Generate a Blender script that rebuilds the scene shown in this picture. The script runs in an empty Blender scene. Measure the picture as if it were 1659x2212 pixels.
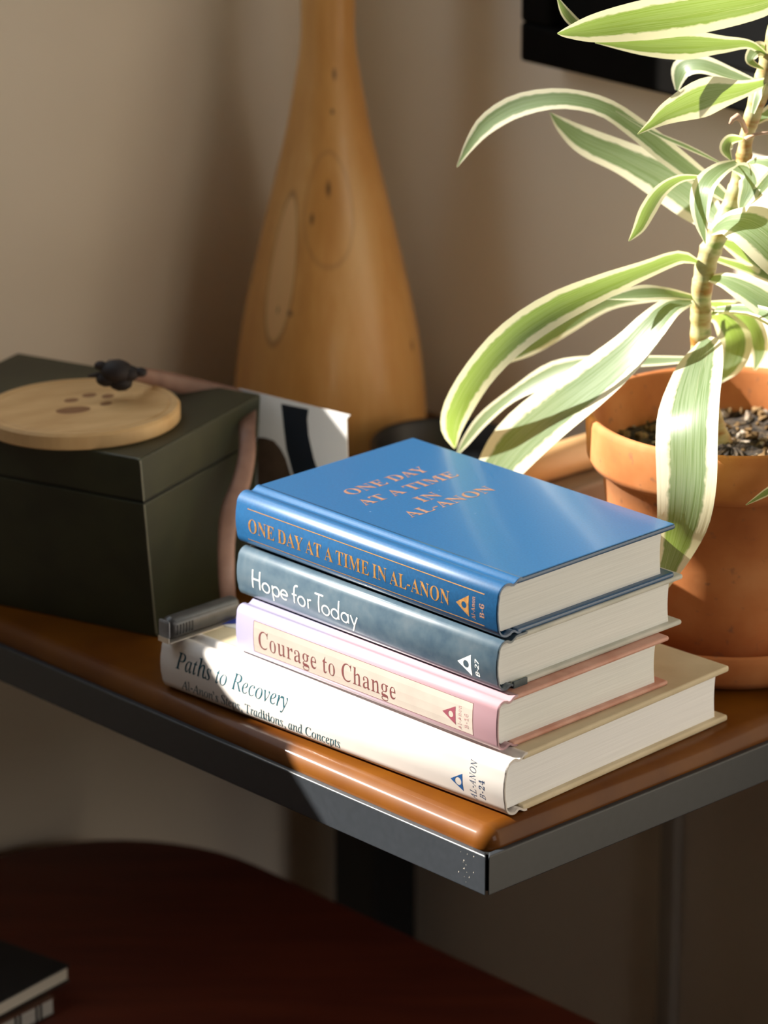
import bpy, bmesh, math, random
from mathutils import Vector, Matrix
random.seed(7)
C = bpy.context.collection
scene = bpy.context.scene

# ------------------------------------------------------------------ camera, world, sun, exposure
FPX, PITCH, CAM = 8500.0, math.radians(19.677), Vector((0, -1.48978, .72324))
cam = bpy.data.cameras.new('camera')
cam.sensor_fit = 'VERTICAL'
cam.sensor_height = 36.0
cam.lens = 36.0 * FPX / 2212.0
cam.clip_start = .05
cam.dof.use_dof = True
cam.dof.focus_distance = 1.80
cam.dof.aperture_fstop = 8.0
co = bpy.data.objects.new('camera', cam)
co.location = CAM
co.rotation_euler = (math.radians(90) - PITCH, 0, 0)
C.objects.link(co)
scene.camera = co

scene.view_settings.view_transform = 'Standard'
scene.view_settings.look = 'None'
scene.view_settings.gamma = 1.0
scene.view_settings.use_curve_mapping = False
scene.view_settings.exposure = 0.5

YAW = math.radians(46.7)
UX, UY = -math.cos(YAW), math.sin(YAW)       # along the desk's near-left edge, towards the left wall
WX, WY = math.sin(YAW), math.cos(YAW)        # along the desk's near-right edge, towards the right wall
U3, W3, Z3 = Vector((UX, UY, 0)), Vector((WX, WY, 0)), Vector((0, 0, 1))
SUN = (U3 * .78 - W3 * .61 + Z3 * .68).normalized()   # towards the sun

world = bpy.data.worlds.new('world')
scene.world = world
world.use_nodes = True
bg = world.node_tree.nodes['Background']
bg.inputs[0].default_value = (.80, .90, 1.0, 1)
bg.inputs[1].default_value = 1.5

sl = bpy.data.lights.new('sun', 'SUN')
sl.energy = 12.0
sl.angle = math.radians(.53)
sl.color = (1.0, .95, .86)
so = bpy.data.objects.new('sun', sl)
so.rotation_euler = SUN.to_track_quat('Z', 'Y').to_euler()
so.location = SUN * 6
C.objects.link(so)

al = bpy.data.lights.new('fill_light', 'AREA')  # added soft fill from the right front; no window is built there
al.shape = 'RECTANGLE'
al.size, al.size_y = 1.8, .9
al.energy = 15
al.color = (1.0, .97, .93)
ao = bpy.data.objects.new('fill_light', al)
ao.location = (1.9, -1.15, 1.0)
ao.rotation_euler = (Vector((1.9, -1.15, 1.0)) - Vector((-.1, .6, .25))).to_track_quat('Z', 'Y').to_euler()
C.objects.link(ao)

# ------------------------------------------------------------------ helpers
RGT, UPV, FWD = Vector((1, 0, 0)), Vector((0, math.sin(PITCH), math.cos(PITCH))), Vector((0, math.cos(PITCH), -math.sin(PITCH)))


def ray(px, py):
    return (FWD * FPX + RGT * (px - 829.5) - UPV * (py - 1106)).normalized()


def at_z(px, py, z):
    r = ray(px, py)
    return CAM + r * ((z - CAM.z) / r.z)


def at_y(px, py, y):
    r = ray(px, py)
    return CAM + r * ((y - CAM.y) / r.y)


def at_plane(px, py, p0, n):
    r = ray(px, py)
    return CAM + r * ((p0 - CAM).dot(n) / r.dot(n))


def tag(o, label=None, cat=None, group=None, kind=None):
    if label:
        o['label'] = label
    if cat:
        o['category'] = cat
    if group:
        o['group'] = group
    if kind:
        o['kind'] = kind
    return o


def thing(name, label, cat, loc=(0, 0, 0), rotz=0, group=None):
    o = bpy.data.objects.new(name, None)
    o.empty_display_size = .02
    C.objects.link(o)
    o.location = loc
    o.rotation_euler = (0, 0, rotz)
    return tag(o, label, cat, group)


def obj(name, bm, mat, parent=None, smooth=False, world_space=False):
    me = bpy.data.meshes.new(name)
    bmesh.ops.recalc_face_normals(bm, faces=bm.faces[:])
    bm.to_mesh(me)
    bm.free()
    if mat:
        me.materials.append(mat)
    if smooth:
        for p in me.polygons:
            p.use_smooth = True
    o = bpy.data.objects.new(name, me)
    C.objects.link(o)
    if parent:
        o.parent = parent
        if world_space:          # vertices are given in world space: bring them into the parent's frame
            M = Matrix.LocRotScale(parent.location, parent.rotation_euler, None)
            p = parent.parent
            while p:
                M = Matrix.LocRotScale(p.location, p.rotation_euler, None) @ M
                p = p.parent
            me.transform(M.inverted())
    return o


def bm_box(bm, lo, hi, bevel=0, seg=2, M=None):
    r = bmesh.ops.create_cube(bm, size=1)
    vs = r['verts']
    for v in vs:
        v.co = Vector([lo[k] + (hi[k] - lo[k]) * (v.co[k] + .5) for k in range(3)])
    if bevel:
        es = list({e for v in vs for e in v.link_edges})
        rr = bmesh.ops.bevel(bm, geom=es, offset=bevel, segments=seg, profile=.5, affect='EDGES')
        vs = list({v for f in rr['faces'] for v in f.verts} | {v for v in vs if v.is_valid})
    if M:
        for v in vs:
            v.co = M @ v.co
    return vs


def box(lo, hi, bevel=0, seg=2, M=None):
    bm = bmesh.new()
    bm_box(bm, lo, hi, bevel, seg, M)
    return bm


def lathe(profile, seg=64, uv=False, cap0=True, cap1=True):
    bm = bmesh.new()
    lay = bm.loops.layers.uv.new('UVMap') if uv else None
    rings = []
    for r, z in profile:
        rings.append([bm.verts.new((r * math.sin(2 * math.pi * k / seg), -r * math.cos(2 * math.pi * k / seg), z)) for k in range(seg)])
    for i in range(len(rings) - 1):
        for k in range(seg):
            k2 = (k + 1) % seg
            f = bm.faces.new((rings[i][k], rings[i][k2], rings[i + 1][k2], rings[i + 1][k]))
            if uv:
                for lp, (kk, ii) in zip(f.loops, ((k, i), (k + 1, i), (k + 1, i + 1), (k, i + 1))):
                    a = kk / seg
                    lp[lay].uv = (a if a <= .5 else a - 1, profile[ii][1])
    if uv:      # keep the seam at the back: shift angles so that faces never straddle it
        for f in bm.faces:
            us = [lp[lay].uv.x for lp in f.loops]
            if max(us) - min(us) > .5:
                for lp in f.loops:
                    if lp[lay].uv.x < 0:
                        lp[lay].uv.x += 1
    if cap0:
        bm.faces.new(rings[0][::-1])
    if cap1:
        bm.faces.new(rings[-1])
    return bm


def tube(pts, rad, seg=10, cap=True):
    bm = bmesh.new()
    rings = []
    n = len(pts)
    prev = None
    for i, p in enumerate(pts):
        t = (pts[min(i + 1, n - 1)] - pts[max(i - 1, 0)]).normalized()
        a = prev if prev else (Vector((0, 0, 1)) if abs(t.z) < .9 else Vector((1, 0, 0)))
        b1 = (a - t * a.dot(t)).normalized()
        b2 = t.cross(b1)
        prev = b1
        r = rad[i] if isinstance(rad, (list, tuple)) else rad
        rings.append([bm.verts.new(p + b1 * (r * math.cos(2 * math.pi * k / seg)) + b2 * (r * math.sin(2 * math.pi * k / seg))) for k in range(seg)])
    for i in range(n - 1):
        for k in range(seg):
            bm.faces.new((rings[i][k], rings[i][(k + 1) % seg], rings[i + 1][(k + 1) % seg], rings[i + 1][k]))
    if cap:
        bm.faces.new(rings[0][::-1])
        bm.faces.new(rings[-1])
    return bm


def catmull(pts, n):
    """smooth resampling of a list of equal-length tuples"""
    P = [tuple(p) for p in pts]
    out = []
    m = len(P) - 1
    for j in range(n + 1):
        f = j / n * m
        i = min(int(f), m - 1)
        t = f - i
        p0, p1, p2, p3 = P[max(i - 1, 0)], P[i], P[i + 1], P[min(i + 2, m)]
        out.append(tuple(.5 * ((2 * b) + (c - a) * t + (2 * a - 5 * b + 4 * c - d) * t * t + (3 * b - a - 3 * c + d) * t ** 3) for a, b, c, d in zip(p0, p1, p2, p3)))
    return out


# ------------------------------------------------------------------ materials
class NT:
    def __init__(s, name):
        s.m = bpy.data.materials.new(name)
        s.m.use_nodes = True
        s.t = s.m.node_tree
        s.b = s.t.nodes['Principled BSDF']

    def n(s, typ, **kw):
        nd = s.t.nodes.new(typ)
        for k, v in kw.items():
            if k in nd.inputs:
                nd.inputs[k].default_value = v
            else:
                setattr(nd, k, v)
        return nd

    def l(s, a, b):
        s.t.links.new(a, b)

    def math(s, op, a, b=None, c=None):
        nd = s.t.nodes.new('ShaderNodeMath')
        nd.operation = op
        for i, v in enumerate((a, b, c)):
            if v is None:
                continue
            if isinstance(v, (int, float)):
                nd.inputs[i].default_value = v
            else:
                s.l(v, nd.inputs[i])
        return nd.outputs[0]

    def mix(s, fac, a, b):
        nd = s.t.nodes.new('ShaderNodeMix')
        nd.data_type = 'RGBA'
        for sock, v in ((nd.inputs[0], fac), (nd.inputs[6], a), (nd.inputs[7], b)):
            if isinstance(v, (int, float)):
                sock.default_value = v
            elif isinstance(v, tuple):
                sock.default_value = (*v, 1)
            else:
                s.l(v, sock)
        return nd.outputs[2]

    def noise(s, coord, scale, detail=4, stretch=None, rough=.5):
        tc = s.t.nodes.new('ShaderNodeTexCoord')
        src = tc.outputs[coord]
        if stretch:
            mp = s.t.nodes.new('ShaderNodeMapping')
            mp.inputs['Scale'].default_value = stretch
            s.l(src, mp.inputs[0])
            src = mp.outputs[0]
        nd = s.n('ShaderNodeTexNoise', Scale=scale, Detail=detail, Roughness=rough)
        s.l(src, nd.inputs['Vector'])
        return nd.outputs['Fac']

    def ramp(s, fac, stops):
        nd = s.t.nodes.new('ShaderNodeValToRGB')
        els = nd.color_ramp.elements
        els[0].position, els[0].color = stops[0][0], (*stops[0][1], 1)
        els[1].position, els[1].color = stops[-1][0], (*stops[-1][1], 1)
        for p, c in stops[1:-1]:
            e = els.new(p)
            e.color = (*c, 1)
        s.l(fac, nd.inputs[0])
        return nd.outputs[0]

    def bump(s, h, strength, dist=.001):
        nd = s.n('ShaderNodeBump', Strength=strength, Distance=dist)
        s.l(h, nd.inputs['Height'])
        s.l(nd.outputs[0], s.b.inputs['Normal'])

    def col(s, c):
        if isinstance(c, tuple):
            s.b.inputs['Base Color'].default_value = (*c, 1)
        else:
            s.l(c, s.b.inputs['Base Color'])

    def set(s, **kw):
        for k, v in kw.items():
            s.b.inputs[k.replace('_', ' ')].default_value = v
        return s


def mat(name, c1, c2=None, scale=60, rough=.6, bump=0, spec=.5, coat=0, metal=0, stretch=None, detail=4, coord='Object', lo=.35, hi=.65, bdist=.0005):
    k = NT(name)
    k.set(Roughness=rough, Metallic=metal)
    k.b.inputs['Specular IOR Level'].default_value = spec
    k.b.inputs['Coat Weight'].default_value = coat
    k.b.inputs['Coat Roughness'].default_value = .12
    n = k.noise(coord, scale, detail, stretch)
    k.col(k.ramp(n, [(lo, c1), (hi, c2 or c1)]))
    if bump:
        k.bump(n, bump, bdist)
    return k.m


M_WALL = mat('painted_wall', (.82, .73, .60), (.85, .76, .63), scale=6, rough=.85, bump=.05, spec=.2)
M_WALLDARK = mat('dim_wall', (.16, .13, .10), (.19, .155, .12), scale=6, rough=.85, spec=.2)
M_CEIL = mat('ceiling_paint', (.34, .30, .26), (.38, .34, .30), scale=5, rough=.9)
M_FLOOR = mat('dark_floor_boards', (.10, .05, .025), (.16, .08, .04), scale=8, rough=.5, stretch=(1, 8, 1))
M_TRIM = mat('trim_paint', (.36, .32, .27), (.40, .36, .30), scale=12, rough=.6)
M_DESK = mat('varnished_wood', (.088, .023, .0003), (.138, .043, .0004), scale=22, rough=.55, spec=.15, coat=.2, stretch=(1, 1, 1), bump=.02)
M_FRAME = mat('dark_painted_metal', (.021, .025, .030), (.024, .028, .034), scale=300, rough=.42, metal=.0, spec=.5, bump=.015)
M_LEG = mat('black_painted_metal', (.004, .004, .004), (.006, .006, .006), scale=100, rough=.6)
M_LOW = mat('dark_red_brown_wood', (.105, .016, .006), (.15, .026, .009), scale=10, rough=.55, stretch=(1, 7, 1))

# ------------------------------------------------------------------ the room
T = Vector((.0458, .1040, 0))            # outer corner of the desk, top surface at z = 0
AL, BR = .535, .400                       # distance to the left wall and to the right wall
FLOOR_Z, CEIL_Z = -.75, 1.62


def D(a, b, z=0.0):
    return T + U3 * a + W3 * b + Z3 * z


MD = Matrix(((UX, WX, 0, T.x), (UY, WY, 0, T.y), (0, 0, 1, 0), (0, 0, 0, 1)))   # (a, b, z) -> world


def dbox(lo, hi, bevel=0, seg=2):
    return box(lo, hi, bevel, seg, MD)


def struct(name, bm, m, parent=None):
    o = obj(name, bm, m, parent)
    if not parent:
        o['kind'] = 'structure'
    return o


SILL, HEAD, JN, JF = .3165, 1.50, .15, -.75      # window opening in the left wall
bm = bmesh.new()
bm_box(bm, (AL, JN, FLOOR_Z), (AL + .12, BR + .12, CEIL_Z), M=MD)
bm_box(bm, (AL, JF, FLOOR_Z), (AL + .12, JN, SILL), M=MD)
bm_box(bm, (AL, JF, HEAD), (AL + .12, JN, CEIL_Z), M=MD)
bm_box(bm, (AL, -3.0, FLOOR_Z), (AL + .12, JF, CEIL_Z), M=MD)
tag(struct('wall_left', bm, M_WALL), 'beige painted wall left of the corner, behind the box')
tag(struct('wall_right', dbox((-3.2, BR, FLOOR_Z), (AL, BR + .12, CEIL_Z)), M_WALL), 'beige painted wall right of the corner, behind the plant')
tag(struct('floor', dbox((-3.2, -3.0, FLOOR_Z - .05), (AL + .12, BR + .12, FLOOR_Z)), M_FLOOR), 'dark floor below the desk')
tag(struct('ceiling', dbox((-3.2, -3.0, CEIL_Z), (AL + .12, BR + .12, CEIL_Z + .05)), M_CEIL), 'pale ceiling above the room')
tag(struct('wall_front', dbox((-3.2, -3.12, FLOOR_Z), (AL + .12, -3.0, CEIL_Z)), M_WALLDARK), 'dim brown wall behind the viewer')
tag(struct('wall_back', dbox((-3.32, -3.0, FLOOR_Z), (-3.2, BR + .12, CEIL_Z)), M_WALLDARK), 'dim brown wall far to the right')
wroot = thing('window_1', 'painted window frame in the left wall', None, D(AL, JN, SILL))
wroot['kind'] = 'structure'
for nm, lo, hi in (('window_sill', (AL + .02, JF, SILL - .03), (AL + .16, JN, SILL)),
                   ('window_jamb', (AL + .03, JN, SILL), (AL + .13, JN + .03, HEAD)),
                   ('window_jamb', (AL + .03, JF - .03, SILL), (AL + .13, JF, HEAD)),
                   ('shadow_strip', (AL + .004, JF, SILL), (AL + .03, -.302, SILL + .033)),  # added out of view to raise the sun's shadow edge on the desk rail
                   ('shadow_strip_end', (AL + .004, -.302, SILL), (AL + .03, -.284, SILL + .016)),  # added lower piece that blocks a stray sun spot on the desk edge
                   ('window_head', (AL + .03, JF, HEAD), (AL + .13, JN, HEAD + .03))):
    obj(nm, dbox(lo, hi, .002), M_TRIM, wroot, world_space=True)
# slim cable cover running down the right wall under the desk
pc = at_plane(1457, 1950, D(0, BR), W3)
ac = (pc - T).dot(U3)
tag(struct('trim_1', dbox((ac - .006, BR - .008, FLOOR_Z), (ac + .006, BR, -.04), .002), M_TRIM), 'slim vertical cover strip on the wall under the desk')

# ------------------------------------------------------------------ the desk
desk = thing('desk', 'dark red-brown wooden desk top in a dark metal edge frame', 'desk', D(0, 0, FLOOR_Z))
ZF = -.0095                              # top of the metal frame
FH = .0195


def desk_top():
    bm = bmesh.new()
    prof = [(.0032, ZF - .002), (.0030, ZF), (.0033, ZF * .72), (.0044, ZF * .42), (.0062, ZF * .20), (.0086, ZF * .06), (.0112, 0)]
    rings = []
    R = .0095
    for off, z in prof:
        pts = [(AL, off)]
        c_, r_ = .003 + R, R - (off - .003)
        for k in range(9):
            th = math.pi / 2 * k / 8
            pts.append((c_ - r_ * math.sin(th), c_ - r_ * math.cos(th)))
        pts.append((off, BR))
        rings.append([bm.verts.new(D(a, b, z)) for a, b in pts])
    for i in range(len(rings) - 1):
        for k in range(len(rings[0]) - 1):
            bm.faces.new((rings[i][k], rings[i][k + 1], rings[i + 1][k + 1], rings[i + 1][k]))
    back = bm.verts.new(D(AL, BR, 0))
    bm.faces.new(rings[-1] + [back])
    bb = bm.verts.new(D(AL, BR, ZF - .002))
    bm.faces.new(rings[0][::-1] + [bb])
    return bm


dt = obj('desk_top', desk_top(), M_DESK, desk, smooth=False, world_space=True)
for p in dt.data.polygons:
    p.use_smooth = len(p.vertices) == 4


def rail(flip):
    """edge rail with a mitred end at the desk corner"""
    g = .0009
    poly = [(g, 0), (AL if not flip else BR, 0), (AL if not flip else BR, .0034), (.0034 + g, .0034)]
    bm = bmesh.new()
    lo = [bm.verts.new(D(*(p[::-1] if flip else p), ZF - FH)) for p in poly]
    hi = [bm.verts.new(D(*(p[::-1] if flip else p), ZF)) for p in poly]
    bm.faces.new(lo[::-1])
    bm.faces.new(hi)
    for i in range(4):
        bm.faces.new((lo[i], lo[(i + 1) % 4], hi[(i + 1) % 4], hi[i]))
    bmesh.ops.recalc_face_normals(bm, faces=bm.faces[:])
    bmesh.ops.bevel(bm, geom=bm.edges[:], offset=.0007, segments=3, profile=.5, affect='EDGES')
    return bm


f1 = obj('edge_rail', rail(False), M_FRAME, desk, world_space=True)
f2 = obj('edge_rail', rail(True), M_FRAME, desk, world_space=True)
obj('under_frame', dbox((.0036, .0036, ZF - FH + .0006), (AL, BR, ZF - .0012)), M_LEG, desk, world_space=True)
for a, b in ((.463, .366), (.03, .366)):
    obj('leg', dbox((a - .018, b - .018, FLOOR_Z), (a + .018, b + .018, ZF - FH), .002), M_LEG, desk, world_space=True)
obj('wall_cleat', dbox((AL - .015, .02, ZF - FH - .03), (AL - .0005, .34, ZF - FH), .001), M_LEG, desk, world_space=True)
# chips in the paint of the rail close to the corner
cb = bmesh.new()
for k in range(16):
    a, z = random.gauss(.0135, .003), ZF - random.uniform(.002, .017)
    s = random.uniform(.00012, .00035)
    bm_box(cb, (a, -.00006, z), (a + s, .0002, z + s * random.uniform(.6, 3)), M=MD)
obj('paint_chips', cb, mat('bare_chips', (.55, .50, .42), rough=.6), f1, world_space=True)['kind'] = 'stuff'

# ------------------------------------------------------------------ lettering
GLYPHS = {
    'b': {
        'O': '525;261,-11 236,-10 213,-6 190,-1 169,7 148,17 129,29 111,43 94,58 79,75 66,93 55,113 45,134 37,156 32,179 29,203 28,228 29,252 32,276 37,299 45,321 55,342 66,362 79,380 95,397 112,413 130,426 149,438 170,448 192,456 216,462 240,465 265,466 290,465 313,462 336,456 357,448 378,439 397,427 415,414 431,399 446,382 459,364 471,344 481,323 488,301 494,277 497,253 498,228 497,203 494,179 488,156 481,134 471,113 459,93 446,75 430,58 414,43 395,29 376,17 355,7 333,-1 310,-6 286,-10|265,12 315,26 351,66 372,133 379,228 377,278 371,321 362,358 348,389 330,412 310,430 286,440 260,443 210,430 174,389 152,322 145,228 147,178 153,135 163,98 177,67 195,43 215,26 238,16',
        'N': '494;403,-11 107,350 107,79 108,57 112,42 119,31 129,24 145,20 167,17 167,0 18,0 18,17 33,18 45,20 54,23 61,27 67,33 71,41 74,51 75,64 76,79 76,388 36,433 18,439 18,455 156,455 391,169 391,377 390,392 389,404 386,414 382,421 376,427 369,431 331,439 331,455 480,455 480,439 459,436 443,432 433,425 427,414 423,398 422,377 422,-11',
        'E': '442;14,0 14,17 35,18 51,22 62,30 70,41 74,57 75,78 75,369 74,394 69,413 62,425 51,433 36,437 16,439 16,455 399,455 399,320 383,320 378,349 369,373 356,392 340,406 320,417 295,424 266,429 232,430 200,428 194,426 189,422 186,417 183,388 183,246 193,246 221,248 243,256 259,269 269,282 277,300 283,321 288,345 304,345 304,118 287,118 284,143 280,164 273,181 264,195 254,206 241,213 225,218 207,221 185,222 183,222 183,67 184,53 187,42 192,35 201,31 213,28 230,28 254,28 276,30 295,34 313,39 335,48 354,60 371,75 386,94 399,116 411,143 430,143 402,0',
        'D': '496;20,0 20,17 39,19 53,23 63,30 69,39 73,54 74,75 74,374 72,397 68,415 61,426 50,433 35,437 15,439 15,455 222,455 278,452 328,441 370,422 405,396 433,364 452,325 464,279 468,228 453,128 408,57 333,14 228,0|222,24 253,27 279,37 302,53 319,75 333,104 343,139 349,181 351,229 343,318 319,382 279,420 223,433 208,432 197,429 190,423 185,415 183,402 182,385 182,72 183,55 185,42 190,34 197,29 208,25',
        'A': '437;-9,0 -9,18 4,19 14,24 24,30 32,41 41,55 49,75 206,466 224,465 384,87 411,34 420,25 430,20 443,18 443,0 229,0 229,18 259,21 277,30 283,46 273,81 253,132 103,132 79,71 76,59 75,48 80,32 96,21 124,18 128,18 128,0|113,161 242,161 177,319',
        'Y': '426;101,0 101,17 122,20 138,24 148,32 155,43 159,59 161,81 161,179 46,387 35,406 24,421 14,429 1,435 -13,438 -13,455 207,455 207,438 195,438 184,437 175,435 167,432 161,428 157,423 156,416 164,392 248,226 333,366 342,382 347,396 349,408 343,424 326,435 298,438 295,438 295,455 439,455 439,438 428,435 418,431 409,424 383,392 268,203 268,81 269,59 273,43 280,32 291,24 307,20 328,17 328,0',
        'T': '423;92,0 92,17 114,19 130,23 142,31 150,42 154,59 156,81 156,433 149,433 124,431 102,426 82,416 65,403 51,387 41,367 33,344 29,318 11,318 11,455 410,455 410,317 394,317 381,368 357,404 319,426 269,433 263,433 263,81 265,58 269,41 276,30 288,23 305,19 328,17 328,0',
        'I': '261;13,0 13,17 34,21 50,26 61,32 69,42 74,56 75,75 75,387 74,405 70,419 63,427 52,433 36,437 13,439 13,455 244,455 244,439 223,437 207,433 196,427 188,419 184,405 183,387 183,77 187,44 192,37 198,31 206,26 246,17 246,0',
        'M': '634;14,0 14,17 34,20 50,24 61,32 69,43 74,58 75,79 75,382 75,396 73,407 71,416 66,423 61,428 53,432 15,439 15,455 185,455 317,142 449,455 617,455 617,439 598,436 583,430 573,423 566,412 561,397 560,378 560,85 561,68 562,54 565,43 569,34 574,28 582,23 591,20 602,18 617,17 617,0 396,0 396,17 433,25 440,29 446,36 450,44 453,54 454,68 455,83 455,399 288,0 270,0 105,389 105,80 107,57 112,41 120,30 131,23 148,19 169,17 169,0',
        'L': '426;15,0 15,17 36,20 52,24 62,32 69,43 73,59 75,81 75,379 73,399 69,414 62,425 51,432 36,436 16,439 16,455 250,455 250,439 233,438 219,436 208,434 199,430 193,424 188,416 185,407 183,394 182,379 182,83 185,47 188,40 193,35 200,31 234,28 257,28 278,31 297,34 315,40 335,49 354,63 370,80 381,95 391,112 400,132 409,154 427,154 402,0',
        'B': '443;16,0 16,17 36,20 52,25 62,32 69,44 73,60 75,82 75,369 74,386 72,401 69,412 65,421 59,428 51,433 41,436 30,438 15,439 15,455 220,455 297,449 352,429 385,396 396,351 389,313 369,283 335,261 287,247 344,231 385,206 410,173 418,132 415,102 407,76 392,54 371,35 345,19 314,9 278,2 238,0|182,252 188,252 220,254 245,261 263,272 275,290 282,314 285,345 283,373 278,395 269,412 257,424 239,431 216,434 203,433 193,430 188,425 185,417 183,406 182,391|222,24 248,27 268,35 283,49 291,63 296,81 300,103 301,128 299,154 295,176 287,194 277,208 263,218 245,225 223,230 197,231 182,231 182,65 183,51 186,41 190,33 198,28 208,25',
        'C': '468;257,-11 224,-9 193,-3 164,6 137,20 113,37 91,56 72,79 56,104 43,132 34,162 28,194 26,228 28,262 34,294 43,323 56,351 72,376 92,399 114,418 139,435 166,448 195,458 226,464 259,465 283,464 309,459 337,451 367,440 388,435 402,439 413,449 419,465 437,465 437,308 420,308 407,338 392,364 375,387 356,407 335,423 313,434 290,441 265,443 212,430 174,389 151,321 144,226 152,138 177,74 219,36 278,24 298,25 318,29 338,35 358,45 377,56 395,71 412,87 428,106 447,89 409,45 365,14 314,-5',
        'o': '336;169,-10 147,-9 127,-5 108,2 90,11 69,27 52,47 38,70 29,89 24,110 20,131 19,154 20,177 24,199 29,219 38,239 52,262 69,281 90,297 108,306 127,313 147,317 168,318 196,316 222,309 245,298 266,282 283,263 298,240 306,221 312,200 316,178 317,154 316,130 312,108 306,88 298,69 284,46 266,26 245,11 222,-1 197,-8|169,11 186,14 199,24 209,39 212,50 215,64 217,81 220,154 219,194 217,227 213,253 208,271 198,286 185,296 169,299 151,296 138,286 128,271 123,253 120,227 118,194 117,154 120,82 122,64 125,50 128,39 138,24 152,14',
        'u': '375;131,-10 103,-7 81,2 65,17 57,32 51,51 47,72 46,97 46,248 45,262 43,274 39,282 33,289 24,293 11,294 11,310 142,310 142,74 143,63 146,54 151,46 158,40 166,37 177,36 196,39 213,49 228,66 228,248 228,263 225,275 221,283 214,289 204,293 189,294 189,310 324,310 324,70 325,56 327,46 331,39 338,34 347,31 360,30 360,13 331,11 300,7 265,0 228,-10 228,40 216,26 202,13 186,3 169,-4 150,-9',
        'r': '287;18,0 18,16 30,18 39,21 45,26 49,32 52,43 52,56 52,252 52,267 50,278 46,285 41,289 32,292 20,293 21,310 146,310 146,252 158,272 172,288 187,301 203,311 218,316 233,318 250,317 264,312 275,304 283,293 288,281 289,266 288,254 284,243 278,234 270,228 260,224 248,222 237,223 229,226 222,231 207,250 202,255 196,259 189,260 179,258 171,252 162,241 155,228 151,211 149,192 149,56 150,42 153,32 159,25 167,21 180,18 197,16 197,0',
        'a': '344;255,-10 226,-5 208,10 200,35 176,16 151,2 124,-6 95,-9 74,-6 55,0 40,11 29,26 22,43 20,63 23,84 31,104 45,121 63,136 88,150 119,164 156,177 199,190 199,241 197,258 193,272 187,282 177,290 164,294 148,296 123,293 109,286 104,274 113,257 119,248 122,239 123,231 121,220 117,210 110,202 100,196 90,192 77,191 64,192 54,196 45,203 38,212 34,223 33,236 35,252 40,266 49,278 62,290 77,300 95,308 115,314 137,317 162,318 195,317 223,312 246,304 263,292 276,277 285,259 291,236 293,210 293,62 295,40 297,37 300,35 304,34 320,42 329,28 312,11 294,-1 275,-8|151,34 174,41 183,47 191,54 199,63 199,169 164,157 138,139 123,114 118,84 122,56 133,39',
        'g': '327;146,-140 115,-139 89,-136 66,-130 48,-122 29,-108 18,-92 14,-75 20,-54 38,-38 69,-26 44,-10 29,9 24,30 26,46 32,61 42,74 57,86 77,98 102,110 67,128 42,150 27,179 22,212 24,232 30,251 40,268 53,282 69,295 88,305 109,312 132,317 157,318 183,317 208,312 233,304 317,304 317,268 268,268 281,248 289,226 291,203 290,185 285,167 276,151 264,137 250,125 234,116 215,108 194,104 172,103 157,103 142,104 131,103 121,100 112,94 106,87 102,80 101,71 105,59 119,51 141,49 175,49 200,48 223,47 242,44 259,40 277,33 292,24 303,13 310,-1 314,-18 316,-37 313,-60 305,-80 291,-98 272,-113 248,-125 219,-133 185,-139|157,124 172,127 183,134 190,146 195,163 198,184 199,211 198,238 195,260 190,276 183,288 172,295 157,297 143,295 132,288 124,276 118,260 115,238 114,211 115,184 118,163 124,146 132,134 143,127|161,-116 205,-113 238,-104 257,-88 263,-66 262,-55 257,-47 249,-41 238,-37 223,-35 205,-34 97,-34 84,-45 76,-58 73,-73 76,-84 83,-94 95,-103 111,-111 133,-115',
        'e': '301;154,-10 129,-8 106,-1 85,10 66,26 50,45 37,69 29,88 24,109 21,132 19,157 21,180 24,201 30,222 38,240 51,263 68,282 87,298 109,309 132,316 157,318 185,316 209,309 230,297 249,280 264,259 274,234 281,206 283,173 283,166 117,166 123,112 138,73 164,50 199,42 219,45 237,53 254,67 270,86 285,73 258,36 228,11 193,-5|116,192 201,192 201,215 201,241 198,261 193,277 186,288 175,295 161,297 141,291 127,274 119,244 116,203',
        't': '228;124,-9 99,-7 80,-1 66,10 56,26 50,46 48,71 48,279 20,279 20,300 88,369 105,389 118,407 129,424 144,424 144,310 208,310 208,279 144,279 144,82 145,69 147,59 149,51 154,45 160,41 168,40 183,44 195,56 206,75 222,66 205,33 182,9 155,-5',
        'h': '381;18,0 18,16 30,17 39,21 45,26 49,33 52,43 52,56 52,399 52,412 49,422 46,429 40,435 31,438 19,440 19,455 148,455 148,267 168,289 190,305 215,315 243,318 281,312 309,292 325,258 330,212 330,56 331,43 333,33 337,26 343,21 352,17 363,16 363,0 202,0 202,16 207,16 223,21 232,34 235,56 235,217 234,234 232,247 229,258 223,265 215,270 203,271 183,267 164,255 148,235 148,56 148,43 151,33 154,26 160,21 168,17 180,16 180,0',
        'n': '381;18,0 18,16 30,17 39,21 45,26 49,33 52,43 52,56 52,253 52,266 49,276 46,284 40,289 31,293 19,294 19,310 148,310 148,267 168,290 190,306 215,315 243,318 281,312 309,292 325,258 330,212 330,56 331,43 333,33 337,26 343,21 352,17 363,16 363,0 202,0 202,16 207,16 223,21 232,34 235,56 235,217 234,234 232,247 229,258 223,265 215,270 203,271 183,267 164,255 148,235 148,56 148,43 151,33 154,26 160,21 168,17 180,16 180,0',
        'l': '199;18,0 18,16 30,18 39,21 45,26 49,32 52,43 52,56 52,398 52,411 50,421 47,429 42,434 33,438 20,439 20,455 148,455 148,56 149,43 151,33 154,26 160,21 168,18 180,16 180,0',
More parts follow.
